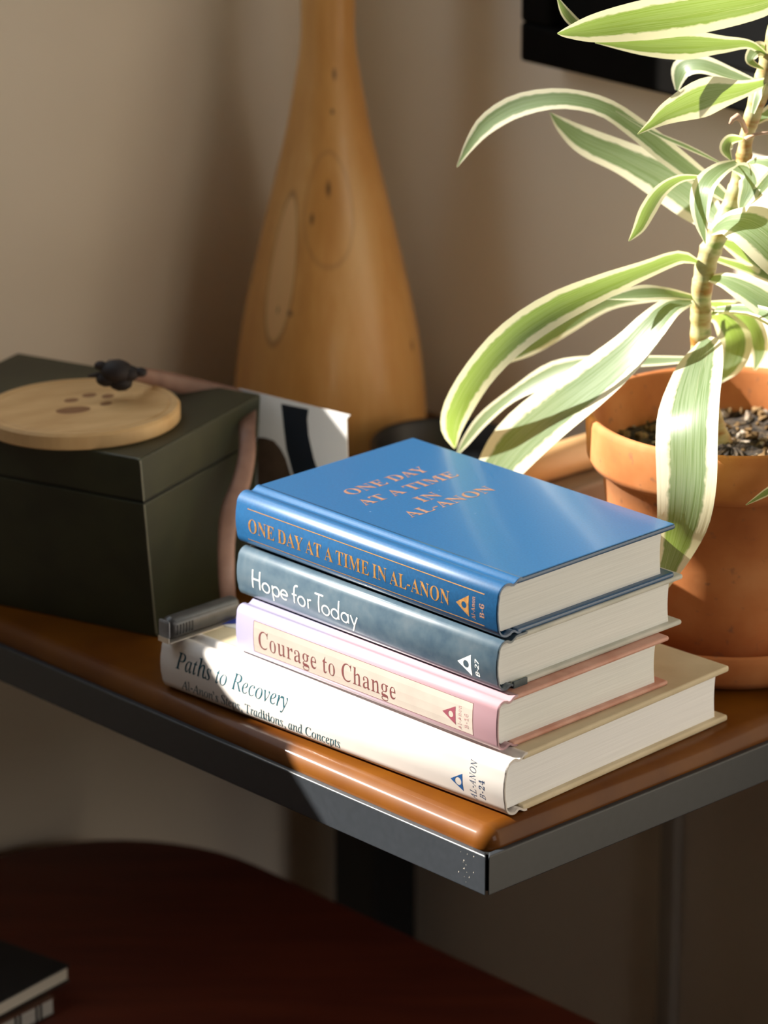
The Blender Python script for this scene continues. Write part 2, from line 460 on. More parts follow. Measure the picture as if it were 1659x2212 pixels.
        '6': '375;197,-7 173,-5 150,-1 129,7 109,18 92,32 76,49 62,69 51,93 42,120 35,151 32,184 30,222 31,249 33,275 37,301 42,325 49,349 57,370 66,391 77,409 90,426 104,441 120,455 137,466 156,475 176,481 198,485 222,486 249,485 272,482 291,476 307,468 319,459 329,449 335,437 339,425 340,412 338,399 332,387 322,376 307,367 287,362 260,360 256,400 253,413 249,424 243,434 236,441 227,445 216,447 191,441 170,426 152,401 142,375 134,345 128,309 125,269 161,286 177,291 196,293 218,294 247,292 273,285 295,274 315,258 331,237 343,214 350,186 352,155 349,121 342,90 330,62 313,38 291,19 264,5 233,-4|199,38 215,41 228,49 239,64 246,79 251,98 254,121 255,148 254,174 250,196 245,214 238,228 226,242 211,250 193,253 180,252 168,249 154,243 142,236 132,228 125,221 127,176 131,138 137,106 147,81 162,57 179,42',
        '1': '375;65,0 65,36 120,36 131,37 139,40 146,45 150,53 153,64 154,79 154,416 108,365 94,355 81,348 67,346 57,347 48,352 40,359 33,369 29,381 28,396 74,412 91,420 111,432 132,447 179,482 254,482 254,79 255,66 257,56 261,47 267,41 276,37 288,36 343,36 343,0',
        '-': '216;27,154 27,206 189,206 189,154'},
    'i': {
        'P': '403;-34,0 -30,13 -27,13 -8,15 7,19 18,25 27,35 35,51 42,73 126,385 132,419 130,430 126,438 120,443 110,447 97,450 81,451 85,465 267,465 329,458 373,439 400,406 408,361 406,335 398,311 385,289 372,274 357,261 340,250 320,240 298,232 274,227 249,223 221,222 159,222 153,221 149,219 147,214 107,64 106,55 105,46 106,34 111,26 119,20 130,17 146,14 165,13 161,0|193,242 225,244 253,251 277,261 297,275 313,292 324,313 330,337 332,364 330,389 323,410 311,425 294,436 272,442 244,445 232,444 222,441 215,438 209,431 204,420 199,405 161,263 159,253 160,249 162,246 165,244',
        'a': '342;50,-8 33,-6 20,0 8,10 0,25 -5,43 -7,64 -5,92 0,119 7,147 18,175 32,203 49,228 68,252 90,274 113,293 136,306 160,314 183,316 208,312 224,300 232,280 241,309 292,309 231,90 222,44 223,39 227,36 233,35 245,40 261,55 282,80 291,72 265,37 240,12 217,-3 195,-8 180,-5 171,6 168,23 169,36 174,57 181,84 191,118 172,88 154,62 136,41 119,23 97,6 74,-5|82,33 93,35 104,39 116,48 128,59 140,72 152,87 185,141 195,161 203,181 210,201 215,221 218,240 219,257 215,280 204,294 185,299 164,295 143,284 124,266 109,247 96,226 85,202 74,175 58,122 53,73 56,51 66,37',
        't': '187;33,-8 15,-4 4,7 1,26 2,44 7,62 66,283 19,283 22,297 53,307 82,326 109,355 136,392 151,392 126,304 183,304 177,283 120,283 66,78 60,45 61,37 65,32 72,31 85,36 102,52 124,79 134,68 108,35 82,11 57,-3',
        'h': '402;304,-7 287,-5 272,1 260,11 250,25 245,41 243,60 246,99 256,151 271,221 279,257 281,283 278,305 268,319 251,323 231,320 212,310 193,294 173,272 155,246 141,221 130,196 124,172 87,0 25,0 112,415 118,451 113,468 97,479 71,482 66,482 72,510 195,510 169,387 156,331 142,275 150,275 178,315 209,343 241,360 274,366 305,361 328,347 341,324 346,291 343,262 334,218 316,138 310,101 308,68 310,50 318,39 331,36 345,37 359,42 374,51 386,32 365,15 344,3 324,-4',
        's': '248;78,-8 61,-7 45,-5 32,-1 6,6 -1,5 -6,2 -9,-4 -22,-4 -7,106 4,105 7,77 14,53 24,35 37,21 53,13 71,10 86,12 99,17 110,26 119,38 124,52 126,69 123,85 116,102 104,120 83,147 63,175 46,206 42,217 40,227 40,238 42,259 50,278 63,294 80,306 100,314 123,316 140,316 154,313 166,310 193,302 202,304 207,308 209,314 220,314 207,214 195,214 188,251 175,278 156,294 130,299 120,298 110,294 102,287 96,279 92,270 91,261 93,245 102,228 116,208 136,181 155,154 173,122 176,111 179,100 179,89 178,71 173,55 166,40 156,26 144,15 130,5 114,-2 97,-7',
        'o': '351;105,-8 82,-6 61,-1 42,9 26,22 13,38 3,57 -2,78 -4,102 -2,128 4,153 14,178 23,197 35,215 47,231 61,247 77,262 93,276 110,287 128,298 152,308 177,314 201,316 226,314 248,309 267,300 283,286 297,270 306,251 312,230 314,206 312,184 307,161 299,138 288,115 275,94 260,73 243,54 224,37 203,23 179,9 155,0 130,-6|113,11 131,14 149,21 166,32 182,47 197,65 211,85 224,108 234,131 243,155 249,180 253,204 255,226 251,258 240,281 222,294 197,299 176,295 154,285 132,268 117,251 103,231 90,209 78,183 68,157 61,132 57,107 56,83 57,62 62,44 71,30 82,20 96,13',
        'R': '451;-34,0 -30,13 -27,13 -8,15 8,19 19,27 28,37 36,53 42,73 126,385 132,420 130,430 126,438 120,443 110,447 97,450 81,451 85,465 281,465 314,463 343,458 368,450 388,438 403,424 414,406 421,387 423,364 415,320 390,284 348,256 289,235 351,85 361,63 371,45 381,31 392,21 404,15 419,13 422,13 418,0 314,0 221,228 206,228 176,229 152,231 114,89 106,46 107,34 111,26 118,20 127,16 139,14 154,13 162,13 158,0|202,250 235,252 264,257 289,267 309,280 326,297 337,316 344,339 347,363 341,398 323,423 293,438 251,443 224,440 218,437 213,433 209,427 197,398 158,253 179,251',
        'e': '287;89,-7 62,-4 39,6 21,21 10,36 2,54 -2,75 -4,99 -3,120 2,143 9,165 19,188 31,210 46,231 63,250 81,268 101,283 124,298 148,308 172,314 195,316 214,315 229,310 242,303 251,293 256,281 258,266 255,245 245,226 230,207 208,189 180,174 147,161 107,150 61,142 57,118 56,98 60,66 72,44 92,30 119,26 143,29 168,39 194,57 221,81 231,71 215,52 198,36 182,23 165,12 141,2 116,-5|64,158 96,164 124,173 148,184 168,199 184,215 195,233 202,251 204,271 201,286 193,295 180,298 166,296 151,290 137,280 122,266 108,250 95,230 83,208 73,184',
        'c': '298;99,-8 70,-5 46,6 26,23 14,40 6,60 1,83 -1,109 1,131 5,153 12,175 22,197 34,217 48,237 64,255 82,272 102,286 126,299 150,309 174,314 199,316 219,315 235,310 249,302 259,292 265,280 267,267 266,256 263,246 258,239 251,233 243,229 233,228 217,231 207,240 204,255 207,268 214,279 218,284 220,289 218,295 210,298 197,299 174,296 151,286 130,271 115,255 101,238 89,218 79,196 70,173 64,150 60,129 59,107 61,83 67,63 76,46 89,33 104,25 122,23 148,27 174,38 201,56 228,82 238,71 204,36 169,12 135,-3',
        'v': '297;61,-8 50,171 45,231 36,265 27,277 15,284 -1,286 -6,286 -3,299 28,305 52,310 69,315 79,316 87,308 93,284 98,244 102,188 109,58 164,117 205,170 225,200 236,223 240,239 239,244 236,249 231,254 216,270 212,276 210,282 209,288 210,296 213,303 218,309 224,314 232,316 240,317 249,316 257,312 264,306 269,297 272,287 273,275 266,239 244,196 209,145 159,85 75,-8',
        'r': '224;-13,0 46,209 56,259 55,268 52,275 47,279 13,284 15,297 59,304 90,310 118,316 123,315 125,312 124,308 89,179 126,239 158,282 185,308 208,316 216,315 223,312 229,307 233,300 236,292 237,283 236,271 232,261 226,253 219,246 210,242 200,240 193,241 186,244 180,248 175,253 172,260 170,268 130,218 95,157 65,84 41,0',
        'y': '270;-44,-153 -53,-152 -61,-150 -68,-145 -73,-140 -76,-133 -77,-125 -76,-118 -74,-111 -69,-106 -63,-101 -56,-99 -48,-98 -30,-103 -24,-106 -17,-108 -9,-109 2,-104 17,-91 34,-69 79,-7 44,175 36,216 29,244 24,257 18,268 11,276 2,282 -10,286 -24,287 -22,299 8,303 32,310 62,316 69,310 77,290 85,258 100,179 123,57 173,138 200,186 213,213 217,233 215,244 210,253 201,260 190,268 187,273 185,280 184,288 185,296 188,302 192,308 199,312 206,315 214,316 224,314 232,311 239,304 245,296 248,285 249,273 247,250 239,223 226,193 208,158 175,102 133,35 86,-34 39,-94 -6,-137 -19,-146 -32,-151',
        'A': '463;-85,0 -82,13 -60,15 -39,24 -19,37 0,56 107,182 356,475 369,475 353,58 354,43 358,32 366,24 377,18 392,15 411,13 409,0 221,0 224,13 229,13 248,14 263,19 273,26 279,38 283,55 285,78 288,158 133,158 127,157 121,154 116,150 65,90 46,66 35,48 32,36 33,28 36,22 43,17 52,15 64,13 79,13 75,0|143,183 289,183 298,367',
        'l': '173;32,-7 22,-6 14,-3 7,2 2,8 -1,17 -2,26 2,54 13,99 98,412 101,433 100,442 97,449 92,453 85,456 73,458 58,459 60,471 104,476 134,482 163,487 168,486 171,484 171,481 168,465 62,84 56,50 57,41 61,36 68,34 82,40 100,55 122,82 133,72 119,53 105,37 91,23 77,12 60,1 45,-5',
        'n': '364;222,-9 213,-8 205,-5 198,1 193,8 190,17 189,28 190,42 196,65 204,98 216,140 227,183 236,216 241,240 242,254 241,265 235,272 225,275 216,273 206,270 195,263 159,232 123,189 93,142 80,115 67,82 55,44 42,0 -12,0 53,221 62,263 61,270 58,276 53,280 46,283 36,284 23,285 17,285 19,297 67,303 100,310 130,316 133,314 133,308 93,177 118,210 142,238 165,262 188,281 209,296 229,306 247,313 263,315 285,311 298,299 302,278 300,252 293,222 254,88 247,64 245,49 247,40 251,35 259,34 274,40 291,59 312,91 322,83 298,43 273,14 248,-3',
        'S': '369;153,-9 131,-8 108,-5 84,2 58,10 49,13 42,13 30,11 21,4 15,-8 3,-8 26,146 38,146 41,115 47,88 56,65 69,46 84,30 102,19 123,13 146,11 162,12 178,16 192,23 204,32 215,44 224,57 231,71 234,87 236,105 235,116 232,128 228,139 207,174 183,201 154,232 137,250 122,267 111,282 102,297 94,315 90,334 88,353 90,376 95,397 105,416 117,433 133,447 152,459 173,468 196,473 222,475 253,473 281,466 303,459 313,457 324,458 332,464 338,473 351,473 330,336 319,336 317,364 313,387 306,407 296,424 278,440 257,450 232,453 210,451 191,444 175,433 164,417 157,398 154,376 156,363 160,349 168,334 177,320 188,305 201,291 231,259 263,224 280,203 291,179 299,154 301,126 299,101 292,78 282,57 267,38 250,22 229,8 206,-1 181,-7',
        'T': '420;50,0 52,13 58,13 73,14 86,16 97,19 106,24 114,32 121,41 139,89 228,417 230,429 228,435 222,439 212,441 194,441 168,440 145,437 126,432 109,425 96,415 84,404 75,389 66,372 59,352 44,353 74,465 461,465 439,350 426,350 427,361 427,371 425,394 420,412 410,425 396,434 374,439 346,441 318,441 305,437 298,423 208,93 198,43 200,33 204,25 212,19 223,16 238,14 257,13 265,13 261,0',
        'd': '355;61,-8 41,-6 24,1 10,13 -1,30 -7,50 -9,73 -7,95 -2,119 5,143 13,162 22,181 32,199 44,217 57,235 70,250 84,265 99,279 115,291 130,300 146,307 161,312 177,315 192,316 216,314 232,306 242,293 273,416 275,426 275,436 275,442 272,447 268,451 243,455 233,455 236,467 263,470 287,474 306,479 338,487 342,486 344,484 345,480 344,473 343,468 240,81 236,60 234,44 236,36 241,32 250,30 264,36 283,53 306,81 317,72 302,53 288,36 275,22 263,11 248,1 232,-6 217,-8 198,-4 186,7 183,27 184,42 187,61 193,85 201,112 184,84 167,59 150,38 133,21 110,5 86,-5|91,28 102,29 115,35 127,43 140,55 153,69 165,85 199,142 223,204 228,224 231,242 232,259 231,271 228,281 223,289 216,295 208,299 198,300 176,297 154,286 132,268 116,250 101,229 88,205 75,178 65,150 57,124 53,100 51,78 52,63 56,51 62,41 70,34 79,29',
        'i': '177;122,394 114,395 106,398 98,404 93,411 89,419 88,428 89,436 93,445 98,452 106,458 114,462 122,463 131,462 139,458 147,452 153,445 156,437 157,428 156,419 153,410 147,403 140,398 132,395|33,-8 15,-4 4,8 0,29 3,53 11,86 55,241 58,254 60,264 59,272 55,278 50,282 42,285 31,287 17,287 20,299 65,305 96,310 124,316 128,315 130,313 131,308 130,303 128,296 63,79 58,52 59,41 64,34 72,32 87,38 106,55 130,84 140,74 112,38 84,12 58,-3',
        'C': '471;218,-10 190,-9 164,-4 139,3 117,13 96,25 78,41 62,58 49,78 39,101 31,125 27,151 26,179 27,203 31,227 37,252 46,276 57,299 70,322 85,344 102,365 120,384 139,402 160,419 181,433 215,451 250,464 285,472 321,475 341,474 363,470 387,465 412,457 430,453 439,455 447,461 453,470 467,470 439,332 425,332 426,343 426,353 423,383 414,407 400,427 381,441 357,450 328,453 307,451 287,447 266,440 246,430 227,418 208,404 191,388 174,370 159,350 146,328 134,305 124,281 115,255 109,229 106,202 105,175 107,140 114,109 125,83 140,60 160,42 182,29 208,21 236,19 280,24 322,40 361,66 399,103 412,91 391,67 369,46 346,29 323,15 299,4 274,-4 247,-9',
        'p': '340;-96,-149 -93,-137 -74,-135 -59,-131 -49,-126 -41,-117 -34,-104 -29,-87 54,235 58,249 60,262 59,271 56,277 52,281 16,285 19,298 62,303 93,309 124,316 127,315 130,313 130,310 128,299 112,250 139,279 168,300 197,312 226,316 250,314 269,306 286,292 298,274 305,252 308,226 306,205 303,185 298,165 290,144 281,124 270,105 257,87 243,69 228,52 212,38 195,25 177,13 152,2 127,-5 101,-7 81,-6 64,-2 50,5 30,-81 23,-113 24,-121 28,-127 36,-132 45,-135 59,-137 77,-138 73,-149|101,9 119,12 137,18 155,30 172,44 188,62 202,82 215,105 226,128 235,153 242,178 246,203 248,228 246,245 242,259 235,271 225,279 214,284 199,286 177,282 156,271 136,253 122,234 110,213 100,189 91,162 66,64 64,51 62,40 67,23 79,13',
        'L': '449;-24,0 -21,13 -18,13 1,15 16,19 28,26 37,36 45,52 52,73 135,385 140,405 142,419 140,429 136,437 130,443 120,447 107,450 91,451 94,465 279,465 274,452 256,451 241,446 230,440 220,429 212,413 206,393 125,92 118,64 116,51 117,41 120,34 126,29 135,26 148,24 165,24 212,24 237,24 260,26 280,29 298,33 318,40 337,51 354,65 365,78 377,94 388,111 399,132 412,132 368,0',
        'O': '516;200,-10 174,-9 149,-5 126,2 105,11 86,22 70,36 55,52 43,70 34,90 27,112 23,136 21,162 23,185 26,207 31,230 38,253 47,275 58,296 70,317 84,338 99,357 116,376 133,393 151,409 171,423 191,436 211,447 232,457 254,465 276,470 297,474 319,475 346,473 370,469 393,463 413,453 431,441 448,427 461,411 473,393 482,373 489,351 493,327 494,302 493,277 489,252 482,227 476,208 468,189 459,170 449,152 438,134 426,117 413,100 400,85 381,65 361,48 340,32 307,14 273,1 238,-7|201,10 224,12 246,18 268,29 288,43 308,60 327,80 340,97 353,114 364,133 375,153 385,174 393,196 401,218 407,240 412,263 416,286 418,309 418,331 417,360 412,384 404,406 393,423 373,441 349,451 320,455 296,452 272,445 248,434 231,422 214,408 198,392 182,374 168,355 154,333 142,310 130,286 120,261 112,236 106,211 101,186 98,162 97,137 99,108 104,83 113,61 125,43 140,29 157,18 178,12',
        'N': '500;338,-11 154,373 75,84 70,60 68,43 69,33 73,25 80,20 90,17 104,15 122,13 118,0 -34,0 -30,13 -11,15 5,19 17,25 26,36 35,51 42,73 130,393 132,401 132,408 131,418 127,428 120,438 110,445 99,450 86,451 81,451 85,465 182,465 353,108 427,381 433,405 435,422 433,432 429,440 422,445 412,448 398,450 380,451 383,465 536,465 532,451 498,447 489,443 482,437 475,429 470,420 465,407 460,392 351,-11',
        'B': '439;-34,0 -30,13 -27,13 -8,15 8,19 19,27 28,37 36,53 42,73 126,385 132,420 130,430 126,438 120,443 110,447 97,450 81,451 85,465 256,465 323,458 372,440 401,408 410,365 403,327 382,296 346,270 297,251 332,234 356,211 371,181 376,145 374,124 370,104 362,85 351,68 337,53 320,39 301,28 279,18 255,10 229,4 201,1 171,0|193,259 227,260 257,266 282,275 303,287 319,303 331,322 338,344 340,369 334,401 319,424 292,437 255,442 223,440 217,438 213,434 210,430 201,410 188,365 163,269 164,265 166,263 170,261|153,21 187,23 217,30 242,40 263,56 280,75 291,97 299,123 301,152 298,179 289,200 274,217 259,226 241,232 219,236 194,237 163,235 157,233 153,229 150,222 109,73 106,58 105,44 106,36 110,29 116,25',
        'u': '364;46,-8 33,-7 23,-3 15,4 9,13 5,24 4,38 8,69 19,116 50,228 54,247 56,265 55,273 52,279 47,283 39,286 28,287 13,287 15,300 59,306 90,311 119,316 124,316 127,314 128,312 127,304 125,296 71,107 62,74 59,54 61,42 68,35 79,32 93,35 107,42 124,54 137,66 150,81 163,97 177,115 190,135 203,156 215,179 227,203 237,229 247,255 255,281 261,309 314,309 255,92 246,47 248,39 252,34 260,32 275,38 294,55 315,84 324,75 300,38 274,13 249,-3 222,-8 204,-4 192,7 189,27 190,42 193,60 199,81 220,153 195,115 171,82 148,54 127,32 106,14 86,2 66,-6',
        ',': '180;28,-87 47,-3 61,78 124,78 129,71 104,-8 71,-87',
        "'": '151;57,306 44,480 107,480 94,306',
        '-': '216;27,154 27,206 189,206 189,154',
        '2': '375;24,0 24,69 123,171 143,191 160,210 174,228 187,245 200,266 210,287 218,307 222,327 225,349 226,371 225,395 220,413 212,427 202,437 189,443 174,445 153,442 137,432 126,416 120,400 116,380 113,356 112,329 88,331 68,336 50,344 37,357 29,374 26,396 28,411 34,426 43,441 55,454 72,465 92,474 109,479 129,483 150,485 174,486 209,484 240,479 267,469 288,456 306,440 318,421 325,399 328,375 327,359 324,344 319,329 313,314 303,298 291,281 238,220 154,138 87,74 244,74 257,75 269,79 279,86 288,95 295,107 300,120 305,141 345,141 341,0',
        '4': '375;121,0 121,36 140,36 154,37 167,39 179,44 188,52 193,65 195,84 195,125 9,125 9,166 199,480 293,480 293,169 363,169 363,125 293,125 293,84 295,65 300,52 309,44 320,39 333,37 348,36 357,36 357,0|56,169 195,169 195,287 196,351 199,416 189,394 174,366 158,338 146,319'},
    'r': {
        'B': '437;65,0 65,480 202,480 244,478 281,473 312,465 338,453 358,437 373,417 381,391 384,361 382,334 374,311 361,290 343,274 320,262 293,255 293,251 312,247 331,241 348,234 363,224 376,212 386,197 394,180 399,160 400,136 397,106 389,79 375,55 356,36 331,20 303,9 270,2 234,0|126,275 214,275 243,277 266,280 285,286 299,295 312,310 319,330 322,354 319,378 309,397 294,411 278,418 258,424 233,427 205,428 126,428|126,51 222,51 252,53 276,57 296,65 311,76 325,94 333,116 336,141 333,165 324,185 310,202 294,212 274,219 248,224 218,225 126,225',
        '-': '216;27,154 27,206 189,206 189,154',
        '2': '384;32,0 32,49 158,176 219,240 234,259 247,278 257,296 264,315 268,334 269,355 267,380 259,400 246,415 229,427 208,434 185,436 162,435 142,430 123,424 105,415 87,403 69,390 38,430 57,445 79,458 102,470 121,477 141,482 162,485 185,486 217,484 245,478 270,467 291,452 308,434 320,412 327,387 330,359 328,334 323,311 314,288 303,267 288,245 271,224 207,155 107,56 107,54 349,54 349,0',
        '7': '384;91,0 288,426 30,426 30,480 351,480 351,434 156,0'}}
GC = {}


def glyph(style, ch):
    k = (style, ch)
    if k not in GC:
        adv, loops = GLYPHS[style][ch].split(';')
        GC[k] = (int(adv), [[tuple(map(int, p.split(','))) for p in l.split(' ')] for l in loops.split('|')])
    return GC[k]


from mathutils.geometry import tessellate_polygon


def text2d(s, style, thin=0, shear=0, track=0, space=230):
    """flat lettering: list of vertices and triangles in font units"""
    vs, fs, x = [], [], 0
    for ch in s:
        if ch == ' ':
            x += space
            continue
        adv, loops = glyph(style, ch)
        L2 = []
        for lp in loops:
            n = len(lp)
            out = []
            for i, (px, py) in enumerate(lp):
                if thin:
                    (ax, ay), (bx, by) = lp[i - 1], lp[(i + 1) % n]
                    tx, ty = bx - ax, by - ay
                    ln = math.hypot(tx, ty) or 1
                    px -= thin * (-ty / ln) * thin_sign(loops)
                out.append(Vector((x + px + shear * py, py, 0)))
            L2.append(out)
        base = len(vs)
        for lp in L2:
            vs.extend(lp)
        for tri in tessellate_polygon(L2):
            fs.append(tuple(base + i for i in tri))
        x += adv + track
    return vs, fs


def thin_sign(loops):
    lp = max(loops, key=lambda l: max(p[0] for p in l) - min(p[0] for p in l))
    ar = sum(lp[i - 1][0] * lp[i][1] - lp[i][0] * lp[i - 1][1] for i in range(len(lp)))
    return -1 if ar > 0 else 1


def fit(vf, x0, x1, base, cap, capu):
    """scale lettering to run from x0 to x1 on a baseline with the given capital height"""
    vs, fs = vf
    mn, mx = min(v.x for v in vs), max(v.x for v in vs)
    return [((v.x - mn) / (mx - mn) * (x1 - x0) + x0, v.y / capu * cap + base) for v in vs], fs


def strokes(specs, th):
    """round-ended monoline lettering from lines and arcs -> (verts, faces)"""
    vs, fs = [], []
    for sp in specs:
        if sp[0] == 'l':
            pts = sp[1:]
            pts = [(pts[i], pts[i + 1]) for i in range(0, len(pts), 2)]
            closed = False
        else:
            _, cx, cy, rx, ry, a0, a1 = sp
            n = max(6, int(abs(a1 - a0) / 12))
            pts = [(cx + rx * math.cos(math.radians(a0 + (a1 - a0) * k / n)), cy + ry * math.sin(math.radians(a0 + (a1 - a0) * k / n))) for k in range(n + 1)]
        n = len(pts)
        b = len(vs)
        for i, (x, y) in enumerate(pts):
            (ax, ay), (bx, by) = pts[max(i - 1, 0)], pts[min(i + 1, n - 1)]
            tx, ty = bx - ax, by - ay
            ln = math.hypot(tx, ty) or 1
            vs.append((x - ty / ln * th / 2, y + tx / ln * th / 2))
            vs.append((x + ty / ln * th / 2, y - tx / ln * th / 2))
        for i in range(n - 1):
            k = b + 2 * i
            fs.append((k, k + 1, k + 3, k + 2))
    return vs, fs


def emblem(x, zc, w, h, hole=.29):
    """triangle pointing left with a round hole"""
    tri = [(x, zc), (x + w, zc - h / 2), (x + w, zc + h / 2)]
    cx, r = x + w * .64, min(w, h) * hole
    circ = [(cx + r * math.cos(k * math.pi / 12), zc + r * math.sin(k * math.pi / 12)) for k in range(24)]
    L2 = [[Vector((*p, 0)) for p in tri], [Vector((*p, 0)) for p in circ]]
    return tri + circ, [tuple(t) for t in tessellate_polygon(L2)]


# ------------------------------------------------------------------ books
def spine_profile(t, yh, bulge, ext, sr):
    top = [(max(ext, yh + .0034), t + .00015), (yh + .0020, t + .00012), (yh + .0009, t - .0002), (yh, t - .0008), (yh - .0008, t - .0014), (yh - .0018, t - .0017), (yh - .0028, t - .0015), (yh - .0036, t - .0009)]
    c = (sr, t - .0005 - sr)
    for k in range(9):
        th = math.pi / 2 * k / 8
        top.append((c[0] - sr * math.sin(th), c[1] + sr * math.cos(th)))
    top.append((-bulge * .75, c[1] - (c[1] - t / 2) * .45))
    return top + [(-bulge, t * .5)] + [(y, t - z) for y, z in top[::-1]]


def build_book(name, label, pos, yaw, L, W, t, yh, bulge, sr, bt, ext, mspine, mboard, mpage, cat='book', group=None):
    root = thing(name, label, cat, pos, -yaw, group)
    # spine with its two joints
    prof = spine_profile(t, yh, bulge, ext, sr)
    bm = bmesh.new()
    inner = []
    n = len(prof)
    for i, (y, z) in enumerate(prof):
        (ay, az), (by, bz) = prof[max(i - 1, 0)], prof[min(i + 1, n - 1)]
        ty, tz = by - ay, bz - az
        ln = math.hypot(ty, tz)
        inner.append((y - tz / ln * .0011, z + ty / ln * .0011))
    xs = [0.0, .0005, L - .0005, L]
    sc = [.0004, 0, 0, .0004]
    ro, ri = [], []
    for x, s in zip(xs, sc):
        ro.append([bm.verts.new((x, y + s, z)) for y, z in prof])
        ri.append([bm.verts.new((x, y, z)) for y, z in inner])
    for j in range(3):
        for i in range(n - 1):
            bm.faces.new((ro[j][i], ro[j][i + 1], ro[j + 1][i + 1], ro[j + 1][i]))
            bm.faces.new((ri[j][i], ri[j + 1][i], ri[j + 1][i + 1], ri[j][i + 1]))
    for j in (0, 3):
        for i in range(n - 1):
            bm.faces.new((ro[j][i], ri[j][i], ri[j][i + 1], ro[j][i + 1]))
    for i in (0, n - 1):
        for j in range(3):
            bm.faces.new((ro[j][i], ro[j + 1][i], ri[j + 1][i], ri[j][i]))
    sp = obj('spine', bm, mspine, root, smooth=True)
    for p in sp.data.polygons:
        p.use_smooth = abs(p.normal.x) < .5
    for z0 in (t - bt, 0):
        obj('cover_board', box((0, yh + .0006, z0), (L, W, z0 + bt), .0011, 3), mboard, root)
    # pages: rounded back, hollow fore edge
    bm = bmesh.new()
    sec = []
    m = 14
    for k in range(m + 1):
        q = k / m * 2 - 1
        sec.append((max(.0022, .0012 + .0040 * q ** 6 - bulge * (1 - q * q)) , bt + (t - 2 * bt) * k / m))
    for k in range(m, -1, -1):
        q = k / m * 2 - 1
        sec.append((W - .0066 - .0008 * (1 - q * q), bt + (t - 2 * bt) * k / m))
    a = [bm.verts.new((.0022, y, z)) for y, z in sec]
    b = [bm.verts.new((L - .0030, y, z)) for y, z in sec]
    bm.faces.new(a)
    bm.faces.new(b[::-1])
    for i in range(len(sec)):
        j = (i + 1) % len(sec)
        bm.faces.new((a[i], b[i], b[j], a[j]))
    obj('page_block', bm, mpage, root)
    root['t'] = t
    return root, sp, prof


def z_ok(y, z, prof):
    return y < .0035


def on_spine(name, vf, prof, m, parent, lift=.00010):
    """lay flat lettering (x, z) onto the curved spine"""
    vs, fs = vf
    bm = bmesh.new()
    bv = [bm.verts.new((x, 0, z)) for x, z in vs]
    for f in fs:
        try:
            bm.faces.new([bv[i] for i in f])
        except ValueError:
            pass
    pr = sorted([(z, y) for y, z in prof if z_ok(y, z, prof)])
    for z, y in pr:
        bmesh.ops.bisect_plane(bm, geom=bm.verts[:] + bm.edges[:] + bm.faces[:], plane_co=(0, 0, z), plane_no=(0, 0, 1), dist=1e-7)
    for v in bm.verts:
        z = v.co.z
        y = pr[0][1] if z < pr[0][0] else pr[-1][1]
        for (z0, y0), (z1, y1) in zip(pr, pr[1:]):
            if z0 <= z <= z1 and z1 > z0:
                y = y0 + (y1 - y0) * (z - z0) / (z1 - z0)
        v.co.y = y - lift
    o = obj(name, bm, m, parent)
    for p in o.data.polygons:          # lettering faces outwards
        pass
    return o


def page_mat(name, c1, c2):
    k = NT(name)
    k.set(Roughness=.85)
    n = k.noise('Object', 30, 5, (.6, .6, 60))
    k.col(k.ramp(n, [(.30, c1), (.70, c2)]))
    n2 = k.noise('Object', 40, 3, (.3, .3, 70))
    k.bump(n2, .25, .0003)
    return k.m


M_PAGE_GREY = page_mat('grey_cream_paper', (.72, .74, .72), (.82, .84, .82))
M_PAGE_WHITE = page_mat('white_paper', (.78, .79, .80), (.86, .87, .88))
M_BLUE = mat('blue_bookcloth', (.007, .064, .165), (.009, .080, .200), scale=900, rough=.37, bump=.05, spec=.75, coat=.3, bdist=.0002)
M_GOLD = mat('gold_foil', (.42, .20, .06), (.58, .31, .11), scale=400, rough=.38, metal=.55)
M_COPPER = mat('copper_foil', (.34, .17, .11), (.46, .25, .17), scale=400, rough=.42, metal=.5)
k = NT('slate_blue_marbled')
n1 = k.noise('Object', 55, 6)
n2 = k.noise('Object', 240, 3)
mixn = k.math('ADD', k.math('MULTIPLY', n1, .65), k.math('MULTIPLY', n2, .35))
k.col(k.ramp(mixn, [(.35, (.046, .080, .115)), (.5, (.070, .108, .140)), (.65, (.098, .132, .160))]))
k.set(Roughness=.34)
k.b.inputs['Coat Weight'].default_value = .6
k.b.inputs['Coat Roughness'].default_value = .14
M_SLATE = k.m
M_OFFWHITE = mat('off_white_board', (.50, .51, .45), (.62, .62, .56), scale=60, rough=.6)
M_SLATE_DARK = mat('dark_slate_cloth', (.05, .075, .085), (.07, .10, .11), scale=200, rough=.5)
k = NT('pastel_watercolour')
tc = k.n('ShaderNodeTexCoord')
sx = k.n('ShaderNodeSeparateXYZ')
k.l(tc.outputs['Object'], sx.inputs[0])
g = k.math('ADD', k.math('MULTIPLY', sx.outputs[0], 5.8), k.math('MULTIPLY', k.math('SUBTRACT', k.noise('Object', 26, 3), .5), .8))
k.col(k.ramp(g, [(.0, (.27, .25, .37)), (.25, (.31, .28, .38)), (.55, (.38, .27, .32)), (1.0, (.44, .26, .29))]))
k.set(Roughness=.35)
k.b.inputs['Coat Weight'].default_value = .3
M_PASTEL = k.m
M_SALMON = mat('salmon_board', (.52, .24, .17), (.64, .36, .28), scale=70, rough=.5)
M_LABEL = mat('cream_label', (.36, .31, .27), (.39, .34, .295), scale=80, rough=.5)
M_MAROON = mat('maroon_ink', (.14, .045, .045), rough=.8, spec=.1)
M_PINKINK = mat('rose_ink', (.20, .05, .07), rough=.8, spec=.1)
M_FAINT = mat('faint_rose_ink', (.32, .17, .17), rough=.8, spec=.1)
M_WHITEBOOK = mat('white_jacket', (.60, .555, .52), (.64, .595, .555), scale=40, rough=.42, coat=.2)
